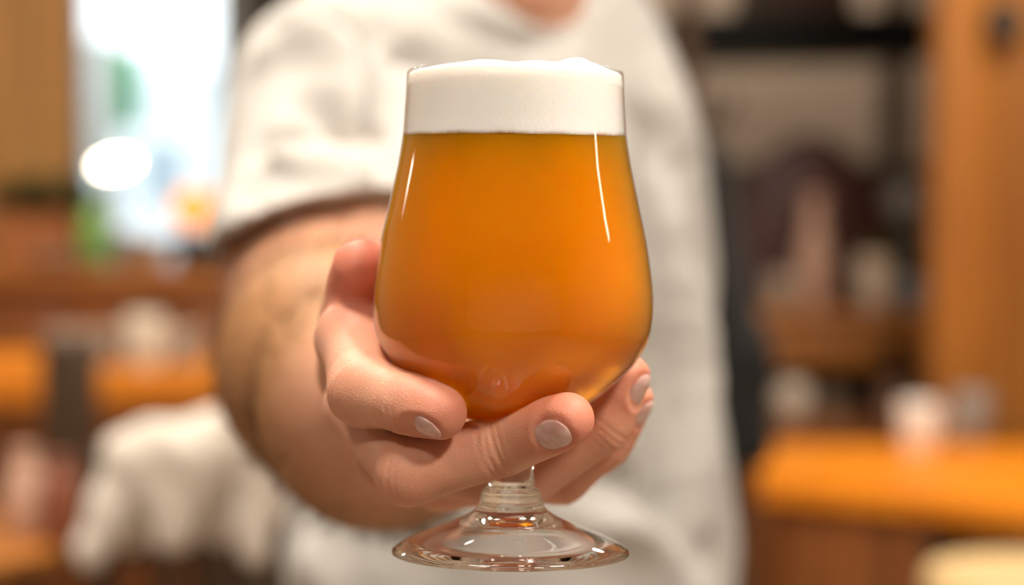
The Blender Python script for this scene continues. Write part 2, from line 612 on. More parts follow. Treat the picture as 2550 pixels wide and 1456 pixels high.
o = box('ceiling', ((XL + XR) / 2, (YB + YF) / 2, CEIL + 0.05), (XR - XL, YF - YB, 0.1), M['ceil'], None, 0)
setprops(o, 'warm grey painted ceiling of the bar', None, None, 'structure')
o = box('wall_right', (XR + 0.05, (YB + YF) / 2, CEIL / 2), (0.1, YF - YB, CEIL), M['plaster'], None, 0)
setprops(o, 'beige plaster side wall', None, None, 'structure')
o = box('wall_left', (XL - 0.05, (YB + YF) / 2, CEIL / 2), (0.1, YF - YB, CEIL), M['plaster'], None, 0)
setprops(o, 'beige plaster side wall by the window', None, None, 'structure')

# far wall with the window opening
WX0, WX1, WZ0, WZ1 = -1.50, -0.885, 0.92, 2.45
bm = bmesh.new()
yc = YF + 0.06
bm_box(bm, (XL + WX0) / 2, yc, CEIL / 2, WX0 - XL, 0.12, CEIL)
bm_box(bm, (XR + WX1) / 2, yc, CEIL / 2, XR - WX1, 0.12, CEIL)
bm_box(bm, (WX0 + WX1) / 2, yc, WZ0 / 2, WX1 - WX0, 0.12, WZ0)
bm_box(bm, (WX0 + WX1) / 2, yc, (CEIL + WZ1) / 2, WX1 - WX0, 0.12, CEIL - WZ1)
o = from_bm('wall_far', bm, M['plaster'])
setprops(o, 'beige plaster wall at the far end of the bar', None, None, 'structure')


def window(name, x0, x1, z0, z1, y, label, mats, mull=1):
    r = empty(name, ((x0 + x1) / 2, y, z0)); setprops(r, label, None, None, 'structure')
    cx = (x0 + x1) / 2
    def b(n, c, s, m):
        return box(n, (c[0] - cx, c[1] - y, c[2] - z0), s, m, r, 0.006)
    t = 0.05
    b('frame_post', (x0 + t / 2, y, (z0 + z1) / 2), (t, 0.1, z1 - z0), mats[0])
    b('frame_post', (x1 - t, y, (z0 + z1) / 2), (t * 2, 0.1, z1 - z0), mats[1])
    b('frame_rail', (cx, y, z0 + t / 2), (x1 - x0 - 3 * t, 0.1, t), mats[1])
    b('frame_rail', (cx, y, z1 - t / 2), (x1 - x0 - 3 * t, 0.1, t), mats[1])
    xs = [x0 + t + k * (x1 - 2 * t - x0 - t) / (mull + 1) for k in range(mull + 2)]
    for k in range(mull + 1):
        b('pane', ((xs[k] + xs[k + 1]) / 2, y, (z0 + z1) / 2), (xs[k + 1] - xs[k] - 0.01, 0.006, z1 - z0 - 2 * t), M['pane'])
        if k: b('mullion', (xs[k], y, (z0 + z1) / 2), (0.035, 0.07, z1 - z0 - 2 * t), mats[1])
    return r


window('window_1', WX0, WX1, WZ0, WZ1, YF + 0.05, 'bright window with pale frame beside the timber wall', (M['darkframe'], M['whiteframe']), 0)

# rear wall behind the camera: shop front glazing
o = box('wall_rear', ((XL + XR) / 2, YB - 0.05, CEIL / 2), (XR - XL, 0.1, CEIL), M['white_plaster'], None, 0)
setprops(o, 'white plaster wall behind the camera', None, None, 'structure')

# ceiling lamps' housings
for i, (lx, ly, lw, lr) in enumerate(CEILING_LAMPS):
    r = empty('ceiling_lamp', (lx, ly, CEIL), 'round warm white ceiling lamp with a metal rim', 'ceiling lamp', 'round ceiling lamps')
    lathe('lamp_rim', [(lr + 0.012, -0.06), (lr + 0.02, -0.06), (lr + 0.02, 0.0), (lr + 0.012, 0.0)], M['metal'], r, None, 40, False)
    lathe('lamp_diffuser', [(0, -0.055), (lr + 0.012, -0.055), (lr + 0.012, -0.01), (0, -0.01)], M['lampglow'], r, None, 40, False)

# vertical tube lamps hanging at both sides of the standing area
for x, y, z0, z1, lab in ((1.45, 0.62, 1.64, 2.0, 'vertical warm tube lamp hanging by the right wall'), (-1.25, 1.35, 1.60, 1.95, 'vertical warm tube lamp hanging by the left wall')):
    r = empty('tube_lamp', (x, y, z0), lab, 'lamp')
    tube('tube', [(0, 0, 0.03), (0, 0, z1 - z0 - 0.03)], 0.028, M['tubelamp'], r, 20)
    for zc in (0.015, z1 - z0 - 0.015):
        lathe('end_cap', [(0, zc - 0.015), (0.03, zc - 0.015), (0.03, zc + 0.015), (0, zc + 0.015)], M['black'], r, None, 20)
    tube('cord', [(0, 0, z1 - z0), (0, 0, CEIL - z0)], 0.003, M['black'], r, 8)

# outside: street, pale building, parked car, sign
o = box('street', (-2.5, 22.5, -0.10), (40, 32, 0.1), M['asphalt'], None, 0); setprops(o, 'grey asphalt street outside the window', None, None, 'structure')

# ------------------------------------------------------------------ beer glass
KG = 0.58 / F
GTILT = math.radians(0.55)
GORG = C(1271.5, 1380, 0.58)               # camera-frame foot centre
OUTER = [(187, 270), (230, 271.5), (290, 275), (340, 279), (400, 288), (450, 298), (520, 313), (600, 330), (690, 344), (750, 348.5),
         (800, 346), (840, 338), (880, 319), (910, 299), (940, 270), (970, 237), (1005, 192), (1030, 148), (1050, 98), (1064, 56)]
OUTER_S = spline([(r * KG, (1380 - y) * KG) for y, r in OUTER], 110)        # top -> bottom, (r, z)
RIMZ = OUTER_S[0][1]
BEERH = 0.1322
_zs = OUTER_S[::-1, 1]; _rs = OUTER_S[::-1, 0]


def bowl_r(z):
    return np.interp(z, _zs, _rs)


def to_glass(X, Y, Z):
    """camera frame -> glass frame"""
    ct, st = math.cos(GTILT), math.sin(GTILT)
    dx, dy, dz = X - GORG[0], Y - GORG[1], Z - GORG[2]
    return dx * ct - dz * st, dy, dx * st + dz * ct


def bowl_sd(X, Y, Z):
    gx, gy, gz = to_glass(X, Y, Z)
    rho = np.sqrt(gx * gx + gy * gy)
    R = bowl_r(gz)
    dR = (bowl_r(gz + 5e-4) - bowl_r(gz - 5e-4)) / 1e-3
    d = (rho - R) / np.sqrt(1 + dR * dR)
    below = _zs[0] - gz
    return np.where(below > 0, np.sqrt(np.maximum(below, 0) ** 2 + np.maximum(rho - 0.0065, 0) ** 2), d)


bowl_mat = thin_glass('clear_bowl_glass')
stem_mat = solid_glass('clear_stem_glass', (0.985, 0.99, 0.985), 1.5)


def beer_material():
    m, nt, b, N, L = new_mat('hazy_orange_beer')
    b.inputs['Base Color'].default_value = (0.98, 0.295, 0.0005, 1)
    b.inputs['Subsurface Weight'].default_value = 1.0
    b.inputs['Subsurface Radius'].default_value = (1.0, 0.60, 0.08)
    b.inputs['Subsurface Scale'].default_value = 0.06
    b.inputs['Roughness'].default_value = 0.4
    b.inputs['Specular IOR Level'].default_value = 0.0
    rf = N.new('ShaderNodeBsdfRefraction')           # the part of the light that passes through the haze
    rf.inputs['Color'].default_value = (1.0, 0.61, 0.006, 1)
    rf.inputs['Roughness'].default_value = 0.35
    rf.inputs['IOR'].default_value = 1.33
    mx = N.new('ShaderNodeMixShader'); mx.inputs[0].default_value = 0.46
    L.new(b.outputs[0], mx.inputs[1]); L.new(rf.outputs[0], mx.inputs[2])
    L.new(mx.outputs[0], N['Material Output'].inputs['Surface'])
    return m


def foam_material():
    m, nt, b, N, L = new_mat('beer_foam')
    b.inputs['Base Color'].default_value = (0.96, 0.945, 0.91, 1)
    b.inputs['Subsurface Weight'].default_value = 0.8
    b.inputs['Subsurface Radius'].default_value = (1.0, 0.8, 0.55)
    b.inputs['Subsurface Scale'].default_value = 0.004
    b.inputs['Roughness'].default_value = 0.7
    tc = N.new('ShaderNodeTexCoord')
    v1 = N.new('ShaderNodeTexVoronoi'); v1.inputs['Scale'].default_value = 1150; v1.feature = 'SMOOTH_F1'
    v2 = N.new('ShaderNodeTexVoronoi'); v2.inputs['Scale'].default_value = 380; v2.feature = 'DISTANCE_TO_EDGE'
    for v in (v1, v2): L.new(tc.outputs['Object'], v.inputs['Vector'])
    nz = N.new('ShaderNodeTexNoise'); nz.inputs['Scale'].default_value = 60
    L.new(tc.outputs['Object'], nz.inputs['Vector'])
    gt = N.new('ShaderNodeMath'); gt.operation = 'GREATER_THAN'; gt.inputs[1].default_value = 0.58; L.new(nz.outputs['Fac'], gt.inputs[0])
    mu = N.new('ShaderNodeMath'); mu.operation = 'MULTIPLY'; L.new(gt.outputs[0], mu.inputs[0]); L.new(v2.outputs['Distance'], mu.inputs[1])
    sm = N.new('ShaderNodeMath'); sm.operation = 'SUBTRACT'; L.new(mu.outputs[0], sm.inputs[0]); L.new(v1.outputs['Distance'], sm.inputs[1])
    bp = N.new('ShaderNodeBump'); bp.inputs['Strength'].default_value = 0.16; bp.inputs['Distance'].default_value = 0.0004
    L.new(sm.outputs[0], bp.inputs['Height']); L.new(bp.outputs['Normal'], b.inputs['Normal'])
    return m


GROT = Matrix.Rotation(-PITCH, 3, 'X') @ Matrix.Rotation(GTILT, 3, 'Y')
gloc = c2w(GORG)
glass = empty('beer_glass', gloc, 'clear stemmed tulip glass full of beer held in the outstretched hand', 'glass')
glass.rotation_mode = 'QUATERNION'; glass.rotation_quaternion = GROT.to_quaternion()
th = 0.00035
prof = [(max(r, 1e-4), z) for r, z in OUTER_S[::-1]]
prof += [(OUTER_S[0][0] - 0.0002, RIMZ + 0.0006), (OUTER_S[0][0] - 0.0007, RIMZ + 0.0008), (OUTER_S[0][0] - 0.0012, RIMZ + 0.0003)]
prof += [(max(r - th - 0.0007 * math.exp(-(RIMZ - z) / 0.002), 1e-4), z + (th if i > 95 else 0)) for i, (r, z) in enumerate(OUTER_S) if i > 2]
lathe('bowl', [(0, prof[0][1])] + prof + [(0, prof[-1][1])], bowl_mat, glass, None, 160, False, 70)
STEM = [(1298, 0), (1299, 40), (1303, 75), (1311, 112), (1323, 146), (1338, 184), (1354, 222), (1366, 252), (1375, 275), (1379, 287), (1378, 292), (1375, 295), (1371, 295.5), (1366, 292), (1356, 278), (1343, 255), (1322, 206), (1303, 157),
        (1286, 118), (1272, 95), (1262, 85), (1250, 80), (1236, 77), (1224, 73), (1216, 67), (1208, 60.5), (1190, 57), (1150, 54), (1105, 54), (1085, 57), (1072, 66), (1064, 62), (1063, 30), (1063, 0)]
sp = spline([(r * KG, (1380 - y) * KG) for y, r in STEM], 150)
sp = [(max(r, 0.0), z) for r, z in sp]; sp[0] = (0, sp[0][1]); sp[-1] = (0, sp[-1][1])
lathe('stem_and_foot', sp, stem_mat, glass, None, 128, False, 70)

beer = empty('beer', gloc, 'hazy orange beer with a white foam head filling the tulip glass', 'beer')
beer.rotation_mode = 'QUATERNION'; beer.rotation_quaternion = GROT.to_quaternion()
TP = math.tan(PITCH)
NA = 220
# liquid: rings up to the tilted surface
rows = 90
zb = OUTER_S[-1][1] + 0.0016
verts, faces = [(0, 0, zb)], []
for j in range(1, rows + 1):
    for a in range(NA):
        an = 2 * math.pi * a / NA
        c, s = math.cos(an), math.sin(an)
        t = j / rows
        t = t * t * (3 - 2 * t) * 0.35 + t * 0.65
        zt = BEERH + 0.036 * s * TP
        z = zb + (zt - zb) * t
        r = bowl_r(z) - 0.0004 - 0.0011 * math.exp(-(z - zb) / 0.004)
        if j == 1: r = min(r, 0.008)
        verts.append((r * c, r * s, z))
top = len(verts); verts.append((0, 0, BEERH))
R_ = lambda j, a: 1 + (j - 1) * NA + a % NA
for a in range(NA):
    faces.append((0, R_(1, a + 1), R_(1, a)))
    faces.append((R_(rows, a), R_(rows, a + 1), top))
for j in range(1, rows):
    for a in range(NA):
        faces.append((R_(j, a), R_(j, a + 1), R_(j + 1, a + 1), R_(j + 1, a)))
me = bpy.data.meshes.new('liquid'); me.from_pydata(verts, [], faces)
auto_smooth(link_mesh('liquid', me, beer_material(), beer), 60)

# foam head: scalloped bubbly lower edge, uneven top standing a little above the rim
NA, rows, tr = 700, 26, 24
nph = RNG.uniform(0, 6.28, 60); nfr = RNG.integers(40, 330, 60)
verts, faces = [], []
def lump(x, y):
    v = 0.0007 * math.sin(160 * x + 1) * math.sin(140 * y + 2) + 0.0004 * math.sin(420 * x + 300 * y)
    v += 0.0021 * math.exp(-((x - 0.0205) / 0.008) ** 2 - ((y + 0.016) / 0.010) ** 2)
    v += 0.0012 * math.exp(-((x - 0.004) / 0.009) ** 2 - ((y + 0.022) / 0.010) ** 2)
    v += 0.0003 * math.exp(-((x + 0.012) / 0.008) ** 2 - ((y + 0.022) / 0.010) ** 2)
    return v
for j in range(rows + 1):
    for a in range(NA):
        an = 2 * math.pi * a / NA
        c, s = math.cos(an), math.sin(an)
        jit = 0.00028 * abs(math.sin(an * 118)) + 0.00006 * float(np.sin(nfr[:20] * an + nph[:20]).sum()) * 0.5 + 0.0003 * math.sin(an * 9 + 1) * math.sin(an * 5)
        z0 = BEERH + 0.036 * s * TP - 0.0002 + jit
        t = j / rows
        z = z0 + (RIMZ - 0.0002 - z0) * t
        r = bowl_r(z) - 0.00037 - 0.0006 * math.exp(-(RIMZ - z) / 0.002)
        if j == 0: r -= 0.0003
        verts.append((r * c, r * s, z))
for j in range(1, tr):
    for a in range(NA):
        an = 2 * math.pi * a / NA
        q = 1 - j / tr
        r = (bowl_r(RIMZ) - 0.0016) * q
        x, y = r * math.cos(an), r * math.sin(an)
        z = RIMZ + 0.0001 + 0.0009 * (1 - q ** 6) + lump(x, y) * min(1, (1 - q) * 9)
        verts.append((x, y, z))
verts.append((0, 0, RIMZ + 0.001 + lump(0, 0))); verts.append((0, 0, BEERH - 0.0005))
n = rows + tr
for j in range(n - 1):
    for a in range(NA):
        faces.append((j * NA + a, j * NA + (a + 1) % NA, (j + 1) * NA + (a + 1) % NA, (j + 1) * NA + a))
j = n - 1
for a in range(NA):
    faces.append((j * NA + a, j * NA + (a + 1) % NA, len(verts) - 2))
    faces.append(((a + 1) % NA, a, len(verts) - 1))
me = bpy.data.meshes.new('foam'); me.from_pydata(verts, [], faces)
link_mesh('foam', me, foam_material(), beer)
# ------------------------------------------------------------------ the person holding the glass
def contact(px, py, r, d0=0.50, d1=0.60, press=0.0006):
    """camera-frame point on this sight line where a finger of radius r rests against the front of the bowl"""
    ds = np.linspace(d0, d1, 600)
    p = np.array([C(px, py, d) for d in ds])
    s = bowl_sd(p[:, 0], p[:, 1], p[:, 2]) - r + press
    i = np.nonzero(s < 0)[0]
    return C(px, py, ds[i[0]] if len(i) else ds[int(np.argmin(s))])


mm = 0.001
# joints: knuckle, first joint, second joint, tip centre (camera frame)
J = {
    'index': [C(888, 846, 0.606), C(905, 973, 0.573), contact(1012, 1003, 8.2 * mm), contact(1092, 1028, 7.8 * mm)],
    'middle': [C(905, 1010, 0.606), C(1020, 1172, 0.566), contact(1255, 1108, 8.5 * mm), contact(1408, 1047, 8.0 * mm)],
    'ring': [C(985, 1140, 0.620), C(1312, 1186, 0.608), C(1498, 1062, 0.602), C(1560, 945, 0.600)],
    'pinky': [C(1098, 1190, 0.638), C(1400, 1188, 0.630), C(1512, 1100, 0.624), C(1575, 1003, 0.620)],
    'thumb': [C(905, 920, 0.655), C(884, 790, 0.628), C(902, 668, 0.603)],
}
RAD = {
    'index': [12.2, 8.5, 8.0, 7.6], 'middle': [11.5, 9.7, 8.3, 7.8], 'ring': [11.0, 9.0, 8.0, 7.5],
    'pinky': [10.0, 8.0, 7.2, 6.7], 'thumb': [13.0, 11.0, 9.6],
}
NAILN = {'index': (-0.30, -0.62, -0.72), 'middle': (-0.05, -0.95, -0.31), 'ring': (0.80, -0.52, -0.20), 'pinky': (0.82, -0.46, -0.30), 'thumb': (-0.25, 0.96, 0.1)}
NAILS = {}   # finger -> (centre on axis, along, across, normal, radius)
for f in J:
    a, b = J[f][-2], J[f][-1]
    t = (b - a) / np.linalg.norm(b - a)
    n = np.array(NAILN[f]); n = n - t * (n @ t); n /= np.linalg.norm(n)
    NAILS[f] = (b + t * 0.0005, t, np.cross(n, t), n, RAD[f][-1] * mm)

fx = axis_steps(-0.30, 0.27, -0.078, 0.052, 0.00068, 0.007)
fy = axis_steps(0.52, 1.72, 0.53, 0.655, 0.00068, 0.007)
fz = axis_steps(-0.60, 0.52, -0.086, 0.034, 0.00068, 0.007)
body = Field(fx, fy, fz)

WRIST = C(1003, 1000, 0.700)
FORE1 = C(955, 1015, 0.775)
FORE2 = C(845, 915, 0.885)
ELBOW = C(806, 845, 0.945)
UPARM = C(792, 640, 1.02)
SHOULD = C(830, 290, 1.17)
YAW = math.radians(30)
UX = np.array([math.cos(YAW), math.sin(YAW), 0]); VX = np.array([-math.sin(YAW), math.cos(YAW), 0]); ZX = np.array([0, -0.061, 0.998])
AX = np.array([UX, VX, ZX])
TC = C(1265, 900, 1.40)
NECK0 = C(1315, 140, 1.385); NECK1 = C(1295, -260, 1.36)
LSH = C(1505, 295, 1.50)

# torso, neck, shoulders, arms
add_ell(body, C(1238, 500, 1.385), (0.125, 0.075, 0.18), 0.03, AX)
add_ell(body, C(1272, 1150, 1.40), (0.115, 0.068, 0.24), 0.05, AX)
add_ell(body, C(1300, 1560, 1.40), (0.125, 0.075, 0.18), 0.05, AX)
add_cone(body, C(1330, 110, 1.43), C(900, 275, 1.23), 0.042, 0.024, 0.05)
add_cone(body, C(1340, 110, 1.44), LSH, 0.055, 0.05, 0.05)
add_cone(body, NECK0, NECK1, 0.062, 0.058, 0.03)
add_ell(body, C(1285, -36, 1.352), (0.050, 0.068, 0.050), 0.004)
add_cone(body, LSH, C(1580, 700, 1.64), 0.052, 0.045, 0.03)
add_cone(body, C(1580, 700, 1.64), C(1460, 1150, 1.60), 0.043, 0.032, 0.02)
add_cone(body, C(1460, 1150, 1.60), C(1420, 1290, 1.56), 0.030, 0.024, 0.02)
add_cone(body, SHOULD, UPARM, 0.024, 0.048, 0.03)
add_cone(body, UPARM, ELBOW, 0.051, 0.048, 0.02)
add_cone(body, ELBOW, FORE2, 0.047, 0.052, 0.02)
add_cone(body, FORE2, FORE1, 0.052, 0.046, 0.03)
add_cone(body, FORE1, WRIST, 0.044, 0.030, 0.03)
# head and face (above the picture)
HEADC = C(1290, -470, 1.375)
add_ell(body, HEADC + np.array([0, 0.012, 0.03]), (0.075, 0.092, 0.085), 0.02)
add_ell(body, HEADC + np.array([0, -0.015, -0.04]), (0.058, 0.07, 0.075), 0.03)
add_cone(body, HEADC + np.array([0, -0.088, 0.012]), HEADC + np.array([0, -0.100, -0.028]), 0.009, 0.014, 0.012)
for s in (-1, 1):
    add_ell(body, HEADC + np.array([0.076 * s, 0.012, -0.005]), (0.010, 0.018, 0.030), 0.006)
    add_ell(body, HEADC + np.array([0.030 * s, -0.070, 0.029]), (0.024, 0.012, 0.010), 0.010)
    add_ell(body, HEADC + np.array([0.032 * s, -0.060, -0.010]), (0.026, 0.018, 0.018), 0.012)
add_cone(body, HEADC + np.array([-0.02, -0.081, -0.060]), HEADC + np.array([0.02, -0.081, -0.060]), 0.007, 0.007, 0.008)
add_cone(body, HEADC + np.array([-0.017, -0.079, -0.070]), HEADC + np.array([0.017, -0.079, -0.070]), 0.008, 0.008, 0.006)

# the hand, inside its own window of the field
lo = np.array([-0.085, 0.52, -0.095]); hi = np.array([0.058, 0.735, 0.040])
hw = body.sl(lo, hi)
X, Y, Z = body.coords(hw)
X, Y, Z = X.astype(np.float32), Y.astype(np.float32), Z.astype(np.float32)
palm = body.v[hw].copy()


def into(dst, prim, k):
    return smin(dst, prim, k)


MCP = {f: J[f][0] for f in J}
for f, w0, r1 in (('index', C(960, 960, 0.69), 17), ('middle', C(985, 985, 0.695), 18), ('ring', C(1020, 1015, 0.70), 17), ('pinky', C(1050, 1040, 0.70), 16)):
    palm = into(palm, sd_cone(X, Y, Z, MCP[f], w0, (RAD[f][0] + 1.0) * mm, r1 * mm), 0.007)
palm = into(palm, sd_cone(X, Y, Z, MCP['thumb'], C(985, 985, 0.69), 15 * mm, 19 * mm), 0.010)
palm = into(palm, sd_cone(X, Y, Z, C(893, 850, 0.618), C(900, 905, 0.650), 10 * mm, 12 * mm), 0.006)   # web towards the thumb
hand = palm
for f in J:
    js, rs = J[f], RAD[f]
    d = None
    for i, (a, b, ra, rb) in enumerate(zip(js[:-1], js[1:], rs[:-1], rs[1:])):
        c = sd_cone(X, Y, Z, a, b, ra * mm, rb * mm)
        d = c if d is None else smin(d, c, 0.012 if (f == 'index' and i == 1) else 0.006)
    q, t, ac, n, r = NAILS[f]
    # soft pads on the palm side of each segment, slight waist between them
    for a, b, ra, rb in zip(js[:-1], js[1:], rs[:-1], rs[1:]):
        mid = (a + b) / 2
        L_ = np.linalg.norm(b - a)
        tt = (b - a) / L_
        d = smin(d, sd_cone(X, Y, Z, mid - tt * L_ * 0.16 - n * 0.7 * mm, mid + tt * L_ * 0.16 - n * 0.7 * mm, (ra + rb) / 2 * mm * 1.0, (ra + rb) / 2 * mm), 0.004)
    d = smin(d, sd_cone(X, Y, Z, q - t * 5 * mm - n * 0.8 * mm, q + t * 0.4 * mm - n * 0.6 * mm, r, r * 0.93), 0.003)
    # knuckle skin: raised joints with creases on the back of the finger
    nj = js[1:-1]
    for i, jp in enumerate(nj):
        tt = (js[i + 2] - js[i]); tt /= np.linalg.norm(tt)
        u = (X - jp[0]) * tt[0] + (Y - jp[1]) * tt[1] + (Z - jp[2]) * tt[2]
        nn = n - tt * (n @ tt); nn /= np.linalg.norm(nn)
        h = (X - jp[0]) * nn[0] + (Y - jp[1]) * nn[1] + (Z - jp[2]) * nn[2]
        back = np.clip(h / (rs[i + 1] * mm), 0, 1)
        side = np.exp(-(h / (rs[i + 1] * mm * 0.9)) ** 2)
        for off, amp in ((-3.0, 0.42), (-1.1, 0.60), (0.9, 0.55), (3.1, 0.38)):
            d = d + (amp * mm) * np.exp(-((u - off * mm - 0.10 * (h - 6 * mm) * np.sign(off)) / (0.55 * mm)) ** 2) * (back + 0.25 * side)
        d = d - 0.35 * mm * np.exp(-(u / (4.0 * mm)) ** 2) * back
    # nail bed: shallow recess with a rim of skin
    s_ = (X - q[0]) * t[0] + (Y - q[1]) * t[1] + (Z - q[2]) * t[2]
    u_ = (X - q[0]) * ac[0] + (Y - q[1]) * ac[1] + (Z - q[2]) * ac[2]
    h_ = (X - q[0]) * n[0] + (Y - q[1]) * n[1] + (Z - q[2]) * n[2]
    wN = r * 0.73; l0, l1 = -r * (1.25 if f == 'index' else 1.0), r * 0.66
    sc = (l0 + l1) / 2; hl = (l1 - l0) / 2
    e = np.maximum(((np.abs(u_) / wN) ** 2.6 + (np.abs(s_ - sc) / hl) ** 2.6), 1e-6) ** (1 / 2.6)
    mask = np.where(h_ > 0, 1 / (1 + np.exp(np.clip((e - 1.0) * 16, -30, 30))), 0)
    d = d + 0.85 * mm * mask - 0.22 * mm * np.where(h_ > 0, np.exp(-((e - 1.16) / 0.12) ** 2), 0)
    hand = np.minimum(hand, smin(palm, d, 0.0055 if f != 'thumb' else 0.006))
hand = np.maximum(hand, -(bowl_sd(X, Y, Z).astype(np.float32) - 0.00012))
# stem stays free of the skin
gx, gy, gz = to_glass(X, Y, Z)
hand = np.maximum(hand, 0.0078 - np.sqrt(gx * gx + gy * gy) - np.where(gz > 0.05, 1.0, 0.0))
body.v[hw] = hand
P, Q = surface_nets(body)
P = smooth_verts(P, Q, 2, 0.35)
me = np_mesh('body', c2w(P), Q)

# redness of finger tips, joints and knuckles
fl_ = np.zeros(len(P))
near = (P[:, 1] < 0.74)
def glow(c, s, amp):
    global fl_
    dd = np.linalg.norm(P - c, axis=1)
    fl_ = np.maximum(fl_, amp * np.exp(-(dd / s) ** 2))
for f in J:
    glow(J[f][-1], 0.019 if f == 'thumb' else 0.015, {'thumb': 0.95, 'middle': 0.75, 'index': 0.6, 'ring': 0.6, 'pinky': 0.6}[f])
    for jp in J[f][1:-1]: glow(jp, 0.011, 0.45)
    glow(J[f][0], 0.014, 0.3)
fl_ = np.maximum(fl_, 0.12 * near)
at = me.attributes.new('flush', 'FLOAT', 'POINT')
at.data.foreach_set('value', fl_.astype(np.float32))
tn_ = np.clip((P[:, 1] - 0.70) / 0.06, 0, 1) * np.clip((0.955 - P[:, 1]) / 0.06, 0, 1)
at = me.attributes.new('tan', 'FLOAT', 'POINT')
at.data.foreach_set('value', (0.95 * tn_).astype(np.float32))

FEET = c2w(C(1300, 728, 1.42)); FEET[2] = 0
person = empty('person', (FEET[0], FEET[1], 0), 'person in a pale oatmeal t-shirt holding out a glass of beer', 'person')


def world_child(name, me, mat):
    o = link_mesh(name, me, mat, None, None, True)
    o.parent = person
    o.location = (-person.location[0], -person.location[1], 0)
    return o


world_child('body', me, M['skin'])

# finger nails
def nail_material():
    m, nt, b, N, L = new_mat('finger_nail')
    b.inputs['Base Color'].default_value = (0.74, 0.46, 0.40, 1)
    b.inputs['Roughness'].default_value = 0.28
    b.inputs['Coat Weight'].default_value = 0.3
    b.inputs['Subsurface Weight'].default_value = 0.3
    b.inputs['Subsurface Scale'].default_value = 0.002
    tc = N.new('ShaderNodeTexCoord'); nz = N.new('ShaderNodeTexNoise'); nz.inputs['Scale'].default_value = 260
    L.new(tc.outputs['Object'], nz.inputs['Vector'])
    rp = ramp(N, [(0.35, (0.64, 0.36, 0.33)), (0.7, (0.80, 0.54, 0.50))]); L.new(nz.outputs['Fac'], rp.inputs['Fac']); L.new(rp.outputs['Color'], b.inputs['Base Color'])
    return m
nailm = nail_material()
for f in NAILS:
    q, t, ac, n, r = NAILS[f]
    nu, ns = 15, 15
    wN = r * 0.70; l0, l1 = -r * (1.2 if f == 'index' else 0.97), r * 0.62
    top, faces = [], []
    for lay in (0, 1):
        for i in range(ns):
            for j in range(nu):
                s_ = -1 + 2 * i / (ns - 1); u_ = -1 + 2 * j / (nu - 1)
                su = s_ * math.sqrt(1 - 0.45 * u_ * u_)
                uu = u_ * math.sqrt(1 - 0.45 * s_ * s_)
                a_ = uu * wN / r
                along = (l0 + l1) / 2 + su * (l1 - l0) / 2
                rr = r + 0.10 * mm - 0.35 * mm * lay - 0.8 * (r - math.sqrt(r * r - max(0, along) ** 2))
                top.append(q + t * along + ac * (math.sin(a_) * rr) + n * (math.cos(a_) * rr))
    for lay in (0, 1):
        for i in range(ns - 1):
            for j in range(nu - 1):
                b0 = lay * ns * nu
                qd = (b0 + i * nu + j, b0 + i * nu + j + 1, b0 + (i + 1) * nu + j + 1, b0 + (i + 1) * nu + j)
                faces.append(qd if lay else qd[::-1])
    rimi = [j for j in range(nu)] + [i * nu + nu - 1 for i in range(1, ns)] + [(ns - 1) * nu + j for j in range(nu - 2, -1, -1)] + [i * nu for i in range(ns - 2, 0, -1)]
    for a, b in zip(rimi, rimi[1:] + rimi[:1]):
        faces.append((a, b, b + ns * nu, a + ns * nu))
    me = bpy.data.meshes.new('fingernail'); me.from_pydata([tuple(v) for v in c2w(np.array(top))], [], faces)
    bm = bmesh.new(); bm.from_mesh(me); bmesh.ops.recalc_face_normals(bm, faces=bm.faces); bm.to_mesh(me); bm.free()
    world_child('fingernail', me, nailm)

# t-shirt: a loose solid around torso and arms, opened at neck and sleeves
sh = Field(np.arange(-0.26, 0.26, 0.0042), np.arange(0.87, 1.78, 0.0042), np.arange(-0.52, 0.33, 0.0042))
def shirt_ell(*a): add_ell(sh, *a)
add_ell(sh, C(1238, 520, 1.385), (0.174, 0.122, 0.215), 0.03, AX)
add_ell(sh, C(1270, 1100, 1.395), (0.170, 0.118, 0.30), 0.05, AX)
add_ell(sh, C(1300, 1560, 1.40), (0.180, 0.124, 0.26), 0.05, AX)
add_cone(sh, C(1330, 110, 1.43), C(900, 245, 1.21), 0.066, 0.070, 0.05)
add_cone(sh, C(1340, 118, 1.44), C(1505, 300, 1.50), 0.066, 0.057, 0.05)
add_cone(sh, C(1505, 300, 1.50), C(1580, 560, 1.58), 0.057, 0.054, 0.03)
SLE = UPARM + (UPARM - SHOULD) * 0.45
add_cone(sh, SHOULD + np.array([0.004, 0, 0.006]), SLE + np.array([0.006, 0, 0.006]), 0.070, 0.066, 0.035)
X, Y, Z = sh.coords((slice(None),) * 3)
ad = UPARM - SHOULD; ad /= np.linalg.norm(ad)
hem = SHOULD + (UPARM - SHOULD) * 0.94
hn = np.array([0.30, -0.20, -0.93]); hn /= np.linalg.norm(hn)
cut = (X - hem[0]) * hn[0] + (Y - hem[1]) * hn[1] + (Z - hem[2]) * hn[2]
nearsl = sd_cone(X, Y, Z, SHOULD, UPARM + ad * 0.25, 0.078, 0.078)
sh.v = np.where(nearsl < 0.02, np.maximum(sh.v, cut), sh.v)
cav = np.maximum(sd_cone(X, Y, Z, SHOULD, UPARM + ad * 0.25, 0.060, 0.0575), -(cut + 0.03))
sh.v = np.maximum(sh.v, -cav)
nk = NECK1 - NECK0; nk /= np.linalg.norm(nk)
ncut = sd_ell(X, Y, Z, C(1285, -42, 1.330), (0.053, 0.075, 0.056))
sh.v = np.maximum(sh.v, -ncut)
hemz = C(1300, 1640, 1.4)[2]
sh.v = np.maximum(sh.v, (hemz - Z))
lcut = sd_ell(X, Y, Z, C(1600, 620, 1.62), (0.052, 0.052, 0.052))
sh.v = np.maximum(sh.v, -lcut)
P, Q = surface_nets(sh)
P = smooth_verts(P, Q, 4, 0.5)
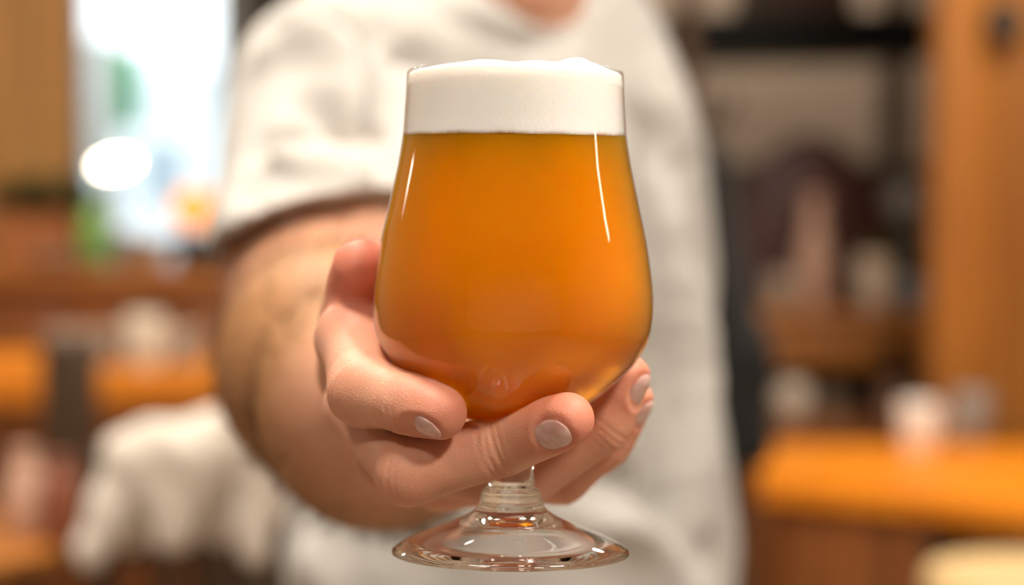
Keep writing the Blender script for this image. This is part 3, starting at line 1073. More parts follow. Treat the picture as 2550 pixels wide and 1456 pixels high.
# folds: creases (negative) and ridges traced as lines over the cloth
FOLDS = [
    # points (px,py), half width m, depth m
    ([(650, 348), (700, 322), (750, 312), (810, 325), (875, 354)], 0.0113, -0.0458),
    ([(720, 390), (800, 375), (880, 400), (960, 460)], 0.0130, 0.0262),
    ([(762, 230), (830, 262), (905, 302), (990, 358)], 0.0105, -0.0394),
    ([(680, 62), (760, 40), (850, 42), (920, 80), (970, 150), (1003, 250), (1012, 330)], 0.0130, -0.0394),
    ([(690, 130), (780, 110), (870, 150), (940, 220)], 0.0146, 0.0230),
    ([(620, 420), (680, 460), (760, 490)], 0.0113, -0.0230),
    ([(980, 60), (1060, 120), (1120, 170)], 0.0130, -0.0262),
    ([(960, 120), (1005, 220), (1020, 330), (1000, 450), (985, 540)], 0.0180, -0.0420),
    ([(1000, 300), (1005, 420), (1000, 560)], 0.0130, -0.0262),
    ([(1640, 420), (1665, 560), (1690, 760), (1700, 1000), (1720, 1250)], 0.0149, -0.0246),
    ([(1700, 560), (1725, 760), (1745, 1000), (1760, 1300)], 0.0121, 0.0221),
    ([(1610, 900), (1640, 1050), (1690, 1200), (1760, 1400)], 0.0168, -0.0246),
    ([(1440, 1180), (1540, 1200), (1640, 1240), (1720, 1330)], 0.0149, -0.0246),
    ([(1450, 1290), (1560, 1300), (1660, 1350)], 0.0168, 0.0173),
    ([(1600, 300), (1640, 330), (1690, 420)], 0.0149, -0.0173),
    ([(1650, 180), (1690, 300), (1730, 420)], 0.0130, 0.0148),
    ([(1130, 20), (1230, 60), (1330, 100), (1420, 90)], 0.0081, -0.0163),
    ([(850, 1330), (960, 1320), (1060, 1380)], 0.0186, -0.0197),
    ([(800, 1300), (790, 1380), (800, 1456)], 0.0149, 0.0246),
]
Nrm = vert_normals(P, Q)
depth = P[:, 1]
vpx = 1275 + P[:, 0] / depth * F; vpy = 728 - P[:, 2] / depth * F
front = Nrm[:, 1] < 0.35
disp = np.zeros(len(P))
for pts, wd, am in FOLDS:
    line2 = spline([(x, y) for x, y in pts], 24)
    pts3 = []
    for (x, y) in line2:
        dd = (vpx - x) ** 2 + (vpy - y) ** 2
        c_ = np.nonzero(dd < 12 ** 2)[0]
        if len(c_) == 0: c_ = np.argsort(dd)[:6]
        pts3.append(P[c_[np.argmin(depth[c_])]])
    pts3 = np.array(pts3)
    best = np.full(len(P), 1e9); tpos = np.zeros(len(P))
    cand = np.nonzero(front)[0]
    for k_ in range(len(pts3)):
        d2 = ((P[cand] - pts3[k_]) ** 2).sum(1)
        b_ = d2 < best[cand]
        best[cand[b_]] = d2[b_]; tpos[cand[b_]] = k_ / (len(pts3) - 1)
    fade = np.sin(np.pi * np.clip(tpos, 0.08, 0.92)) ** 0.5
    disp += am * np.exp(-best / wd ** 2) * fade
disp += 0.0022 * np.sin(P[:, 0] * 46 + P[:, 2] * 21 + 1.3 * np.sin(P[:, 2] * 30)) * np.cos(P[:, 1] * 26 + P[:, 2] * 13)
pc = (P[:, 0] - hem[0]) * hn[0] + (P[:, 1] - hem[1]) * hn[1] + (P[:, 2] - hem[2]) * hn[2]
ax_d = sd_cone(P[:, 0], P[:, 1], P[:, 2], SHOULD, UPARM + ad * 0.25, 0.060, 0.0575)
inhem = (pc > -0.045) & (ax_d < 0.03)
disp = np.where(inhem, np.clip(disp, -0.004, 0.006), disp)
disp = np.where((pc > -0.04) & (ax_d < 0.002), 0.0, disp)
P = P + Nrm * disp[:, None]
P = smooth_verts(P, Q, 2, 0.5)
world_child('t_shirt', np_mesh('t_shirt', c2w(P), Q), M['shirt'])

# forearm hair
nh = 6000
cen, tan_, rad_ = [], [], []
chain = [(WRIST, 0.030), (FORE1, 0.045), (FORE2, 0.052), (ELBOW, 0.048)]
V, Fc = [], []
bd = np.nonzero((me is not None) * np.ones(1))[0]
bme = bpy.data.objects['body'].data
bv = np.empty(len(bme.vertices) * 3, np.float32); bme.vertices.foreach_get('co', bv); bv = bv.reshape(-1, 3).astype(float)
bn = np.empty(len(bme.vertices) * 3, np.float32); bme.vertices.foreach_get('normal', bn); bn = bn.reshape(-1, 3).astype(float)
rel = bv - CAMP
dep = rel @ FWD
cz = rel @ UPV
sel = np.nonzero((dep > 0.735) & (dep < 0.96) & (rel[:, 0] < -0.02) & (cz < 0.03))[0]
armdir = (c2w(WRIST) - c2w(ELBOW)); armdir /= np.linalg.norm(armdir)
fa = np.empty(len(bme.polygons), np.float32); bme.polygons.foreach_get('area', fa)
va = np.zeros(len(bv)); fq = np.empty(len(bme.loops), np.int32); bme.loops.foreach_get('vertex_index', fq); fq = fq.reshape(-1, 4)
for c in range(4): va += np.bincount(fq[:, c], fa, len(bv))
ids = RNG.choice(sel, nh, p=va[sel] / va[sel].sum())
jitv = RNG.normal(0, 0.0045, (nh, 3))
for hi_, i in enumerate(ids):
    nn = bn[i]; jv = jitv[hi_]
    p = bv[i] + jv - nn * (jv @ nn)
    d0 = armdir * 0.8 + nn * 0.45 + RNG.normal(0, 0.35, 3)
    d0 -= nn * min(0, d0 @ nn); d0 /= np.linalg.norm(d0)
    L_ = RNG.uniform(0.007, 0.014)
    sd = np.cross(d0, nn); sd /= np.linalg.norm(sd) + 1e-9
    w_ = 0.00011
    k0 = len(V)
    m1 = p + d0 * L_ * 0.5 + nn * 0.0008; e1 = p + d0 * L_
    V += [p - sd * w_, p + sd * w_, m1 + sd * w_, m1 - sd * w_, e1]
    Fc += [(k0, k0 + 1, k0 + 2, k0 + 3), (k0 + 3, k0 + 2, k0 + 4)]
hme = bpy.data.meshes.new('arm_hair'); hme.from_pydata([tuple(v) for v in V], [], Fc)
o = world_child('arm_hair', hme, M['armhair']); o['kind'] = 'stuff'

# head hair, eyes
hf = Field(np.arange(-0.13, 0.13, 0.006), np.arange(1.20, 1.56, 0.006), np.arange(0.20, 0.56, 0.006))
add_ell(hf, HEADC + np.array([0, 0.018, 0.036]), (0.085, 0.100, 0.095), 0.01)
X, Y, Z = hf.coords((slice(None),) * 3)
hf.v = np.maximum(hf.v, -(sd_ell(X, Y, Z, HEADC + np.array([0, -0.085, -0.045]), (0.085, 0.075, 0.115))))
hf.v = np.maximum(hf.v, (HEADC[2] - 0.045) - Z)
hf.v = hf.v + 0.002 * np.sin(X * 260) * np.sin(Y * 210 + Z * 90)
P, Q = surface_nets(hf); P = smooth_verts(P, Q, 2)
world_child('hair', np_mesh('hair', c2w(P), Q), M['hair'])
eyem = plain('eye_white', (0.85, 0.83, 0.80), 0.2, 0.02)
irism = plain('iris_brown', (0.07, 0.04, 0.02), 0.15, 0.2)
for s in (-1, 1):
    bm = bmesh.new(); bmesh.ops.create_uvsphere(bm, u_segments=20, v_segments=12, radius=0.0115)
    me = bpy.data.meshes.new('eye'); bm.to_mesh(me); bm.free()
    o = world_child('eye', me, eyem); e = c2w(HEADC + np.array([0.030 * s, -0.0655, 0.012]))
    o.location = (e[0] - person.location[0], e[1] - person.location[1], e[2])
    bm = bmesh.new(); bmesh.ops.create_uvsphere(bm, u_segments=16, v_segments=10, radius=0.006)
    me = bpy.data.meshes.new('iris'); bm.to_mesh(me); bm.free()
    io = link_mesh('iris', me, irism, o, (0, -0.0060, 0))

# trousers and shoes (below the picture)
tf = Field(np.arange(FEET[0] - 0.24, FEET[0] + 0.24, 0.009), np.arange(FEET[1] - 0.26, FEET[1] + 0.26, 0.009), np.arange(0.0, 1.14, 0.009))
hipz = 0.93
hc = np.array([FEET[0], FEET[1] - 0.02, hipz])
add_ell(tf, hc, (0.172, 0.130, 0.17), 0.04, np.array([UX, VX, [0, 0, 1]]))
for s in (-1, 1):
    h0 = hc + UX * 0.085 * s + np.array([0, 0, -0.06]); k0 = h0 + UX * 0.02 * s + np.array([0, -0.02, -0.40]); a0 = np.array([k0[0] + 0.01 * s, k0[1] + 0.03, 0.07])
    add_cone(tf, h0, k0, 0.092, 0.066, 0.04); add_cone(tf, k0, a0, 0.066, 0.055, 0.03)
    smx, smy = a0[0], a0[1]
    me_pts = Field(np.arange(-0.07, 0.07, 0.006), np.arange(-0.22, 0.10, 0.006), np.arange(-0.01, 0.13, 0.006))
    add_cone(me_pts, np.array([0, 0.02, 0.05]), np.array([0, -0.13, 0.035]), 0.045, 0.042, 0.02)
    add_cone(me_pts, np.array([0, 0.02, 0.05]), np.array([0, 0.02, 0.10]), 0.042, 0.045, 0.02)
    me_pts.v = np.maximum(me_pts.v, 0.003 - me_pts.coords((slice(None),) * 3)[2])
    P, Q = surface_nets(me_pts)
    P = smooth_verts(P, Q, 2) + np.array([smx, smy, 0])
    P[:, 2] = np.maximum(P[:, 2], 0.001)
    world_child('shoe', np_mesh('shoe', P, Q), M['shoe'])
P, Q = surface_nets(tf); P = smooth_verts(P, Q, 3)
world_child('trousers', np_mesh('trousers', P, Q), M['trousers'])
# ------------------------------------------------------------------ things around the room
def put(name, prof, mat, loc, label, cat, group=None, extra=None, seg=40, main='body'):
    """a turned vessel standing at loc: an Empty with its body and optional extra parts"""
    r = empty(name, loc, label, cat, group)
    lathe(main, prof, mat, r, None, seg, True)
    for (n, p, m) in (extra or []):
        lathe(n, p, m, r, None, seg, True)
    return r


def cup_profile(r, h, t=0.004, taper=0.85):
    return [(0, 0), (r * taper * 0.92, 0), (r * taper, 0.004), (r * 0.97, h * 0.55), (r, h - 0.002), (r - t * 0.5, h), (r - t, h - 0.002), (r * 0.94 - t, h * 0.5), (r * taper - t, t * 1.6), (0, t * 1.5)]


def bottle_profile(r, h, nr=0.3, sh=0.62):
    return [(0, 0), (r * 0.9, 0), (r, 0.006), (r, h * sh), (r * 0.85, h * (sh + 0.07)), (r * nr * 1.15, h * (sh + 0.16)), (r * nr, h * 0.9), (r * nr, h * 0.93), (r * nr * 1.25, h * 0.935), (r * nr * 1.25, h), (0, h)]


def handle(parent, r, h, mat):
    pts = [(r * 0.9 + 0.03 * math.sin(math.pi * t), 0, h * (0.25 + 0.5 * t)) for t in np.linspace(0, 1, 9)]
    return tube('handle', pts, 0.004, mat, parent, 8)


def leafy(parent, n, L, w, mat, z0, spread=0.7):
    me = bpy.data.meshes.new('leaf')
    vs, fs = [], []
    k = 7
    for i in range(k):
        t = i / (k - 1)
        wd = w * math.sin(math.pi * min(t * 0.92 + 0.06, 1)) ** 0.8
        z = L * (t - 0.35 * t * t); y = L * 0.55 * t * t
        vs += [(-wd, y, z), (0, y + 0.15 * w, z - 0.1 * w), (wd, y, z)]
        if i:
            b = (i - 1) * 3
            fs += [(b, b + 1, b + 4, b + 3), (b + 1, b + 2, b + 5, b + 4)]
    me.from_pydata(vs, [], fs); me.materials.append(mat)
    for p in me.polygons: p.use_smooth = True
    for i in range(n):
        o = bpy.data.objects.new('leaf', me); COL.objects.link(o); o.parent = parent
        a = random.uniform(0, 6.283); rr = random.uniform(0, 1) ** 0.5
        o.location = (math.cos(a) * rr * spread * 0.35 * L, math.sin(a) * rr * spread * 0.35 * L, z0)
        o.rotation_euler = (random.uniform(-0.7, 0.25) * spread, random.uniform(-0.3, 0.3), a + random.uniform(-0.6, 0.6) - math.pi / 2)
        s = random.uniform(0.7, 1.15); o.scale = (s, s, s)


def prism(name, corners, z0, z1, mat, parent, bev=0.006):
    bm = bmesh.new()
    lo = [bm.verts.new((x, y, z0)) for x, y in corners]; hi = [bm.verts.new((x, y, z1)) for x, y in corners]
    n = len(corners)
    bm.faces.new(lo[::-1]); bm.faces.new(hi)
    for i in range(n): bm.faces.new((lo[i], lo[(i + 1) % n], hi[(i + 1) % n], hi[i]))
    bmesh.ops.recalc_face_normals(bm, faces=bm.faces)
    if bev: bmesh.ops.bevel(bm, geom=list(bm.edges), offset=bev, segments=2, profile=0.6, affect='EDGES')
    return auto_smooth(from_bm(name, bm, mat, parent), 35)


def stool(loc, seat_r, h, label, mat, legmat, back=None):
    r = empty('bar_stool', loc, label, 'stool')
    lathe('seat', [(0, h - 0.045), (seat_r * 0.92, h - 0.045), (seat_r, h - 0.03), (seat_r, h - 0.012), (seat_r * 0.95, h), (seat_r * 0.6, h - 0.004), (0, h - 0.007)], mat, r, None, 48)
    for k in range(4):
        a = math.pi / 4 + k * math.pi / 2
        tube('leg', [(math.cos(a) * seat_r * 0.7, math.sin(a) * seat_r * 0.7, h - 0.045), (math.cos(a) * seat_r * 1.15, math.sin(a) * seat_r * 1.15, 0.001)], [0.016, 0.013], legmat, r, 10)
    pts = [(math.cos(a) * seat_r * 1.02, math.sin(a) * seat_r * 1.02, h * 0.3) for a in np.linspace(0, 2 * math.pi, 33)]
    tube('foot_ring', pts, 0.008, legmat, r, 8)
    return r


# --- left: timber wall, window post
wl = empty('wall_timber', (0, 4.45, 0)); setprops(wl, 'ochre timber board wall beside the window', None, None, 'structure')
xr = float(W(192, 300, 4.42)[0])
nb = 22
for i in range(nb):
    w = 0.078
    box('board', (xr - (i + 0.5) * w, random.uniform(-0.004, 0.004), CEIL / 2), (w - 0.004, 0.05, CEIL), M['ochre'], wl, 0.004)
o = box('trim_1', (-0.80, YF - 0.02, CEIL / 2), (0.14, 0.06, CEIL), M['darkwood'], None, 0.004); setprops(o, 'dark timber post right of the bright window', None, None, 'structure')
o = box('trim_2', (float(W(2214, 260, 6.15)[0]), YF - 0.02, CEIL / 2), (0.06, 0.05, CEIL), M['darkwood'], None, 0.004); setprops(o, 'dark timber batten on the beige far wall', None, None, 'structure')

# --- outside the window
fb = empty('pale_building', (-4, 30, -0.05), 'pale low building across the street outside the window', 'building')
box('facade', (0, 0, 1.55), (14, 3, 3.1), M['facade'], fb, 0)
for k in range(9):
    x = -5.6 + k * 1.4
    w_ = box('window', (x, -1.5, 1.5), (0.8, 0.08, 1.1), M['whiteframe'], fb, 0.01)
    box('pane', (x, -1.55, 1.5), (0.66, 0.03, 0.96), M['facadewin'], w_, 0)
p = W(255, 250, 7.4)
sg = empty('street_sign', (p[0], p[1], -0.05), 'white and green street sign on a post outside the window', 'sign')
tube('post', [(0.02, 0.05, 0), (0.02, 0.05, p[2] + 0.25)], 0.03, M['metal'], sg)
box('panel', (-0.06, 0, p[2] + 0.05), (0.22, 0.03, 0.50), M['signwhite'], sg, 0.01)
box('green_stripe', (0.105, 0, p[2] + 0.10), (0.10, 0.034, 0.32), M['signgreen'], sg, 0.01)
cr = empty('parked_car', (-0.4, 9.2, -0.05), 'dark grey car parked outside the window', 'car')
def carbody():
    side = [(-2.0, 0.28), (-2.02, 0.72), (-1.9, 0.90), (-1.15, 0.98), (-0.45, 1.46), (0.9, 1.50), (1.6, 1.02), (2.05, 0.95), (2.1, 0.30)]
    bm = bmesh.new()
    L_ = [[bm.verts.new((x, y * (0.80 if z > 1.1 else 1.0), z)) for x, z in side] for y in (-0.82, 0.82)]
    bm.faces.new(L_[0]); bm.faces.new(L_[1][::-1])
    n = len(side)
    for i in range(n): bm.faces.new((L_[0][i], L_[1][i], L_[1][(i + 1) % n], L_[0][(i + 1) % n]))
    bmesh.ops.recalc_face_normals(bm, faces=bm.faces)
    bmesh.ops.bevel(bm, geom=list(bm.edges), offset=0.05, segments=3, profile=0.5, affect='EDGES')
    return auto_smooth(from_bm('car_body', bm, M['carpaint'], cr), 35)
carbody()
prism('side_window', [(-0.95, -0.84), (1.3, -0.84), (0.85, -0.70), (-0.42, -0.70)], 1.05, 1.38, M['carglass'], cr, 0.01)
for x in (-1.3, 1.3):
    for y in (-0.8, 0.8):
        w_ = lathe('wheel', [(0, -0.09), (0.2, -0.09), (0.31, -0.08), (0.32, 0), (0.31, 0.08), (0.2, 0.09), (0, 0.09)], M['rubber'], cr, (x, y, 0.32), 32)
        w_.rotation_euler = (math.pi / 2, 0, 0)
        lathe('hub_cap', [(0, -0.10), (0.15, -0.10), (0.18, -0.085), (0.18, 0.085), (0.15, 0.10), (0, 0.10)], M['metal'], w_, None, 24)

# --- left: hanging lamp, bar with its things
p = W(287, 408, 3.7)
hl = empty('pendant_lamp', (p[0], p[1], p[2]), 'glowing white oval pendant lamp in front of the window', 'lamp')
lathe('shade', [(0, -0.014), (0.018, -0.013), (0.034, -0.006), (0.037, 0.0), (0.032, 0.007), (0.016, 0.013), (0, 0.014)], M['whitelamp'], hl, None, 40).rotation_euler = (0, math.radians(-10), 0)
tube('cord', [(0, 0, 0.012), (0, 0, CEIL - p[2])], 0.003, M['black'], hl, 8)
lathe('ceiling_cap', [(0, CEIL - p[2] - 0.03), (0.04, CEIL - p[2] - 0.025), (0.045, CEIL - p[2]), (0, CEIL - p[2])], M['black'], hl, None, 24)

BZ = 1.12
bx0, bx1 = -2.0, float(W(572, 700, 3.9)[0])
bc = empty('bar_counter', ((bx0 + bx1) / 2, 4.1, 0), 'brown wooden bar counter in front of the timber wall', 'counter')
bw = bx1 - bx0
box('top', (0, 0.02, BZ - 0.02), (bw, 0.46, 0.04), M['counter'], bc)
for k in range(8):
    box('front_board', (-bw / 2 + (k + 0.5) * bw / 8, -0.16, (BZ - 0.04) / 2), (bw / 8 - 0.006, 0.025, BZ - 0.042), M['redwood'], bc)
box('back_panel', (0, 0.2, (BZ - 0.04) / 2), (bw - 0.02, 0.02, BZ - 0.042), M['darkwood'], bc)


def at_bar(px, y):
    return (float((px - 1275) / F * (y * math.cos(PITCH) + 0.012) + 0), y, BZ)


def xat(px, y, z):
    d = y * math.cos(PITCH) + (CAMZ - z) * math.sin(PITCH)
    return (px - 1275) / F * d


pl = empty('planter', (xat(130, 4.2, 1.2), 4.2, BZ), 'terracotta planter box with a low dark green plant on the bar', 'planter')
prism('box', [(-0.12, -0.05), (0.05, -0.05), (0.05, 0.05), (-0.12, 0.05)], 0, 0.13, M['terracotta'], pl, 0.008)
box('soil', (-0.035, 0, 0.131), (0.15, 0.08, 0.006), M['darkwood'], pl, 0)
lp = empty('foliage', (0.0, 0, 0)); lp.parent = pl
leafy(lp, 90, 0.10, 0.014, M['leaf'], 0.125, 1.5)
for ch in list(lp.children):
    ch.location.x = random.uniform(-0.11, 0.09)

put('green_bottle', bottle_profile(0.030, 0.15, 0.5, 0.70), M['green_glass'], (xat(237, 4.02, 1.15), 4.02, BZ), 'small green glass bottle on the bar beside the planter', 'bottle')
put('white_cup', cup_profile(0.028, 0.075), M['grey'], (xat(312, 4.12, 1.15), 4.12, BZ), 'small grey white cup on the bar beside the green bottle', 'cup')
pz = 0
for k in range(4):
    put('plate', [(0, 0), (0.045, 0), (0.05, 0.003), (0.072, 0.011), (0.073, 0.013), (0.05, 0.006), (0, 0.005)], M['taupe'], (xat(238, 3.99, 1.15) + 0.002 * k, 4.0 + 0.10 * 0, BZ + k * 0.0065) if False else (xat(160, 3.99, 1.15) + 0.001 * k, 3.99, BZ + k * 0.0066),
        ['lowest', 'second lowest', 'second highest', 'topmost'][k] + ' taupe plate of the small stack on the bar', 'plate', 'taupe plates stacked on the bar')
c_ = put('taupe_bowl', [(0, 0), (0.03, 0), (0.034, 0.006), (0.062, 0.045), (0.066, 0.062), (0.062, 0.062), (0.056, 0.045), (0.03, 0.012), (0, 0.010)], M['taupe'], (xat(365, 4.05, 1.15), 4.05, BZ), 'taupe ceramic bowl on the bar beside the amber lamp', 'bowl')
tl = empty('table_lamp', (xat(500, 4.12, 1.2), 4.12, BZ), 'amber globe lamp on a black block base standing on the bar', 'lamp')
box('base', (0.012, 0, 0.035), (0.12, 0.10, 0.07), M['black'], tl, 0.01)
tube('stem', [(-0.015, 0, 0.07), (-0.015, 0, 0.085)], 0.012, M['black'], tl)
bm = bmesh.new(); bmesh.ops.create_uvsphere(bm, u_segments=28, v_segments=16, radius=0.048)
bmesh.ops.translate(bm, vec=(-0.015, 0, 0.128), verts=bm.verts)
from_bm('globe', bm, M['orangelamp'], tl, None, True)

# --- left: orange table with grey ware
TZ = 0.96
tx0, tx1 = -2.0, float(xat(640, 3.4, TZ))
ot = empty('high_table', ((tx0 + tx1) / 2, 3.55, 0), 'long high table with an orange lacquered top in front of the bar', 'table')
tw = tx1 - tx0
for k in range(3):
    box('plank', (0, -0.135 + k * 0.135, TZ - 0.03), (tw, 0.131, 0.06), M['orange_table'], ot, 0.006)
for sx in (-1, 1):
    for sy in (-1, 1):
        box('leg', (sx * (tw / 2 - 0.08), sy * 0.14, (TZ - 0.06) / 2), (0.06, 0.06, TZ - 0.06), M['darkwood'], ot, 0.005)
names = ['grey brown napkin stack at the near end of the orange high table', 'grey brown folded napkin stack in the middle of the orange high table', 'grey brown napkin stack beside the cream cup on the orange high table', 'darker napkin stack at the far end of the orange high table']
napm = cloth('grey_brown_napkin', (0.30, 0.24, 0.19), (0.40, 0.32, 0.25), 400)
for k, px in enumerate((165, 265, 365, 462)):
    x = xat(px, 3.52, TZ)
    r = empty('napkin_stack', (x, 3.52, TZ), names[k], 'napkins', 'folded napkin stacks on the orange table')
    for j in range(5):
        a = random.uniform(-0.12, 0.12)
        box('napkin', (random.uniform(-0.004, 0.004), 0, 0.006 + j * 0.013), (0.066, 0.10, 0.012), napm, r, 0.005, Matrix.Rotation(a, 3, 'Z'))
c_ = put('cream_cup', cup_profile(0.038, 0.10, 0.004, 0.75), M['cream'], (xat(372, 3.44, 1.0), 3.40, TZ), 'tall cream cup on the orange high table', 'cup')
handle(c_, 0.036, 0.10, M['cream'])

# --- left: dark chair, side table with vases
ch = empty('dark_bar_chair', (xat(190, 2.95, 0.95), 2.95, 0), 'dark wooden bar chair with a broad back splat before the orange high table', 'chair', None, math.pi)
box('seat', (0, -0.12, 0.72), (0.36, 0.34, 0.04), M['darkwood'], ch, 0.012)
for sx in (-1, 1):
    tube('leg', [(sx * 0.15, -0.26, 0.70), (sx * 0.17, -0.29, 0.001)], [0.018, 0.015], M['darkwood'], ch)
    tube('leg', [(sx * 0.15, 0.02, 0.70), (sx * 0.17, 0.06, 0.001)], [0.018, 0.015], M['darkwood'], ch)
box('back_splat', (0, 0.04, 0.885), (0.090, 0.025, 0.34), M['darkwood'], ch, 0.008)
box('stretcher', (0, -0.27, 0.25), (0.33, 0.025, 0.025), M['darkwood'], ch, 0.004)

SZ = 0.84
st = empty('side_table', (-0.80, 2.40, 0), 'small brown round table below the high table', 'table')
lathe('top', [(0, SZ - 0.03), (0.21, SZ - 0.03), (0.22, SZ - 0.02), (0.22, SZ - 0.006), (0.21, SZ), (0, SZ)], M['counter'], st, None, 56)
tube('pole', [(0, 0, 0.02), (0, 0, SZ - 0.03)], 0.03, M['black'], st)
lathe('base', [(0, 0), (0.17, 0), (0.17, 0.012), (0.04, 0.03), (0, 0.03)], M['black'], st, None, 40)
put('cream_vase', [(0, 0), (0.022, 0), (0.030, 0.02), (0.033, 0.05), (0.024, 0.085), (0.016, 0.10), (0.020, 0.115), (0.016, 0.115), (0, 0.09)], M['rose'], (xat(62, 2.42, 0.9), 2.42, SZ), 'small rounded peach vase on the brown side table', 'vase')
put('red_vase', bottle_profile(0.026, 0.11, 0.55, 0.7), M['redclay'], (xat(152, 2.38, 0.9), 2.38, SZ), 'red brown glazed bottle vase on the brown side table', 'vase')

# --- left: chair with the cream cloth over it
CH = c2w(C(470, 1250, 2.0))
cc = empty('cloth_chair', (CH[0], CH[1], 0), 'dark chair under the cream cloth', 'chair')
for sx in (-1, 1):
    tube('back_post', [(sx * 0.10, 0.02, 0.001), (sx * 0.10, 0.02, 1.0)], 0.014, M['darkwood'], cc)
    tube('leg', [(sx * 0.13, -0.28, 0.001), (sx * 0.12, -0.26, 0.66)], 0.014, M['darkwood'], cc)
box('seat', (0, -0.13, 0.68), (0.32, 0.34, 0.03), M['darkwood'], cc, 0.01)
box('top_rail', (0, 0.02, 0.985), (0.23, 0.022, 0.06), M['darkwood'], cc, 0.006)
box('cross_rail', (0, 0.02, 0.82), (0.2, 0.02, 0.045), M['darkwood'], cc, 0.006)
cf = Field(np.arange(-0.56, -0.14, 0.005), np.arange(1.84, 2.16, 0.005), np.arange(-0.37, -0.06, 0.005))
for a, b, ra, rb in ((C(350, 1135, 2.0), C(640, 1090, 2.0), 0.034, 0.040), (C(345, 1140, 2.0), C(235, 1365, 1.99), 0.034, 0.022),
                     (C(470, 1130, 1.98), C(430, 1330, 1.985), 0.035, 0.024), (C(650, 1110, 1.98), C(625, 1375, 1.985), 0.036, 0.018), (C(330, 1150, 2.03), C(330, 1330, 2.03), 0.03, 0.02), (C(560, 1150, 2.02), C(540, 1320, 2.03), 0.03, 0.02),
                     (C(680, 1130, 1.99), C(705, 1230, 1.99), 0.03, 0.018)):
    add_cone(cf, a, b, ra, rb, 0.020)
X, Y, Z = cf.coords((slice(None),) * 3)
cf.v = cf.v + 0.004 * np.sin(X * 95 + Z * 38) * np.sin(Z * 40 + Y * 30 + 1)
cf.v = np.maximum(cf.v, -(sd_cone(X, Y, Z, C(200, 1480, 2.0), C(760, 1480, 2.0), 0.022, 0.022)))
P, Q = surface_nets(cf); P = smooth_verts(P, Q, 4)
o = link_mesh('cream_cloth', np_mesh('cream_cloth', c2w(P), Q), M['blanket'])
setprops(o, 'cream white cloth draped over a chair behind the forearm', 'cloth')

# --- right: black hood, far furniture
p0 = W(1655, 88, 5.0); p1 = W(2338, 78, 5.0)
hd = empty('overhead_hood', ((p0[0] + p1[0]) / 2, 5.2, p0[2]), 'long black overhead hood above the back counter', 'hood')
box('canopy', (0, 0, 0.0), (p1[0] - p0[0], 0.38, 0.125), M['black'], hd, 0.01, Matrix.Rotation(math.radians(-0.8), 3, 'Y'))
box('duct', (0, 0.0, 0.06 + (CEIL - p0[2] - 0.06) / 2), (0.3, 0.3, CEIL - p0[2] - 0.06), M['darkwood'], hd, 0.01)
box('light_strip', (0, -0.1, -0.066), (0.5, 0.03, 0.008), M['metal'], hd, 0.002)

sx0, sx1 = float(W(1765, 600, 5.5)[0]), float(W(2345, 600, 5.5)[0])
zt = float(W(2000, 405, 5.5)[2])
sc_ = empty('dark_screen', ((sx0 + sx1) / 2, 5.5, 0), 'dark brown wooden screen behind the back counter', 'screen')
for k in range(5):
    w_ = (sx1 - sx0) / 5
    box('panel', (-(sx1 - sx0) / 2 + (k + 0.5) * w_, 0, zt / 2), (w_ - 0.006, 0.03, zt), M['darkwood'], sc_, 0.005)
ac_ = empty('maroon_armchair', (float(W(2010, 500, 4.98)[0]), 4.98, 0), 'dark maroon leather armchair with a tall rounded back', 'armchair', None, math.pi)
ztop = float(W(2010, 335, 4.98)[2])
af = Field(np.arange(-0.30, 0.30, 0.012), np.arange(-0.42, 0.14, 0.012), np.arange(0.0, 1.55, 0.012))
add_ell(af, (0.0, 0.04, ztop - 0.36), (0.215, 0.06, 0.36), 0.03)
af2 = Field(af.xs, af.ys, af.zs)
X, Y, Z = af.coords((slice(None),) * 3)
P, Q = surface_nets(af); P = smooth_verts(P, Q, 2)
link_mesh('backrest', np_mesh('backrest', P, Q), M['maroon'], ac_)
box('seat_cushion', (0, -0.16, 0.40), (0.40, 0.42, 0.14), M['maroon'], ac_, 0.04)
for s in (-1, 1):
    box('armrest', (s * 0.235, -0.15, 0.47), (0.08, 0.42, 0.28), M['maroon'], ac_, 0.03)
    for y in (-0.3, 0.02):
        tube('leg', [(s * 0.2, y, 0.34), (s * 0.21, y, 0.001)], [0.022, 0.015], M['darkwood'], ac_)
pp = W(1935, 300, 5.85)
pt = empty('tall_plant', (pp[0], 5.85, 0), 'dark green spiky plant rising behind the dark screen', 'plant')
lathe('pot', [(0, 0), (0.12, 0), (0.15, 0.3), (0.14, 0.3), (0.12, 0.26), (0, 0.26)], M['taupe'], pt, None, 36)
tube('stem', [(0, 0, 0.26), (0.01, 0, 1.1)], 0.012, M['darkwood'], pt)
leafy(pt, 16, 0.34, 0.016, M['leaf'], 1.08, 0.45)

# --- right: back counter with open shelf
KZ = 0.992
kx0, kx1 = float(xat(1885, 4.45, KZ)), 1.9
kc = empty('back_counter', ((kx0 + kx1) / 2, 4.65, 0), 'brown wooden back counter with an open shelf under its apron', 'counter')
kw = kx1 - kx0
box('top', (0, 0, KZ - 0.015), (kw, 0.44, 0.03), M['counter'], kc, 0.005)
for k in range(3):
    box('apron_board', (-kw / 2 + (k + 0.5) * kw / 3, -0.19, KZ - 0.03 - 0.055), (kw / 3 - 0.004, 0.02, 0.108), M['counter'], kc, 0.003)
SHZ = 0.725
box('shelf', (0, 0, SHZ - 0.012), (kw - 0.04, 0.40, 0.024), M['redwood'], kc, 0.003)
box('back_panel', (0, 0.205, 0.48), (kw - 0.04, 0.015, 0.95), M['darkwood'], kc, 0)
for s in (-1, 1):
    box('side_panel', (s * (kw / 2 - 0.012), 0, 0.48), (0.024, 0.42, 0.96), M['redwood'], kc, 0.003)
box('lower_front', (0, -0.19, 0.35), (kw - 0.05, 0.02, 0.70), M['redwood'], kc, 0.003)
hx = xat(2230, 4.43, 0.9) - (kx0 + kx1) / 2
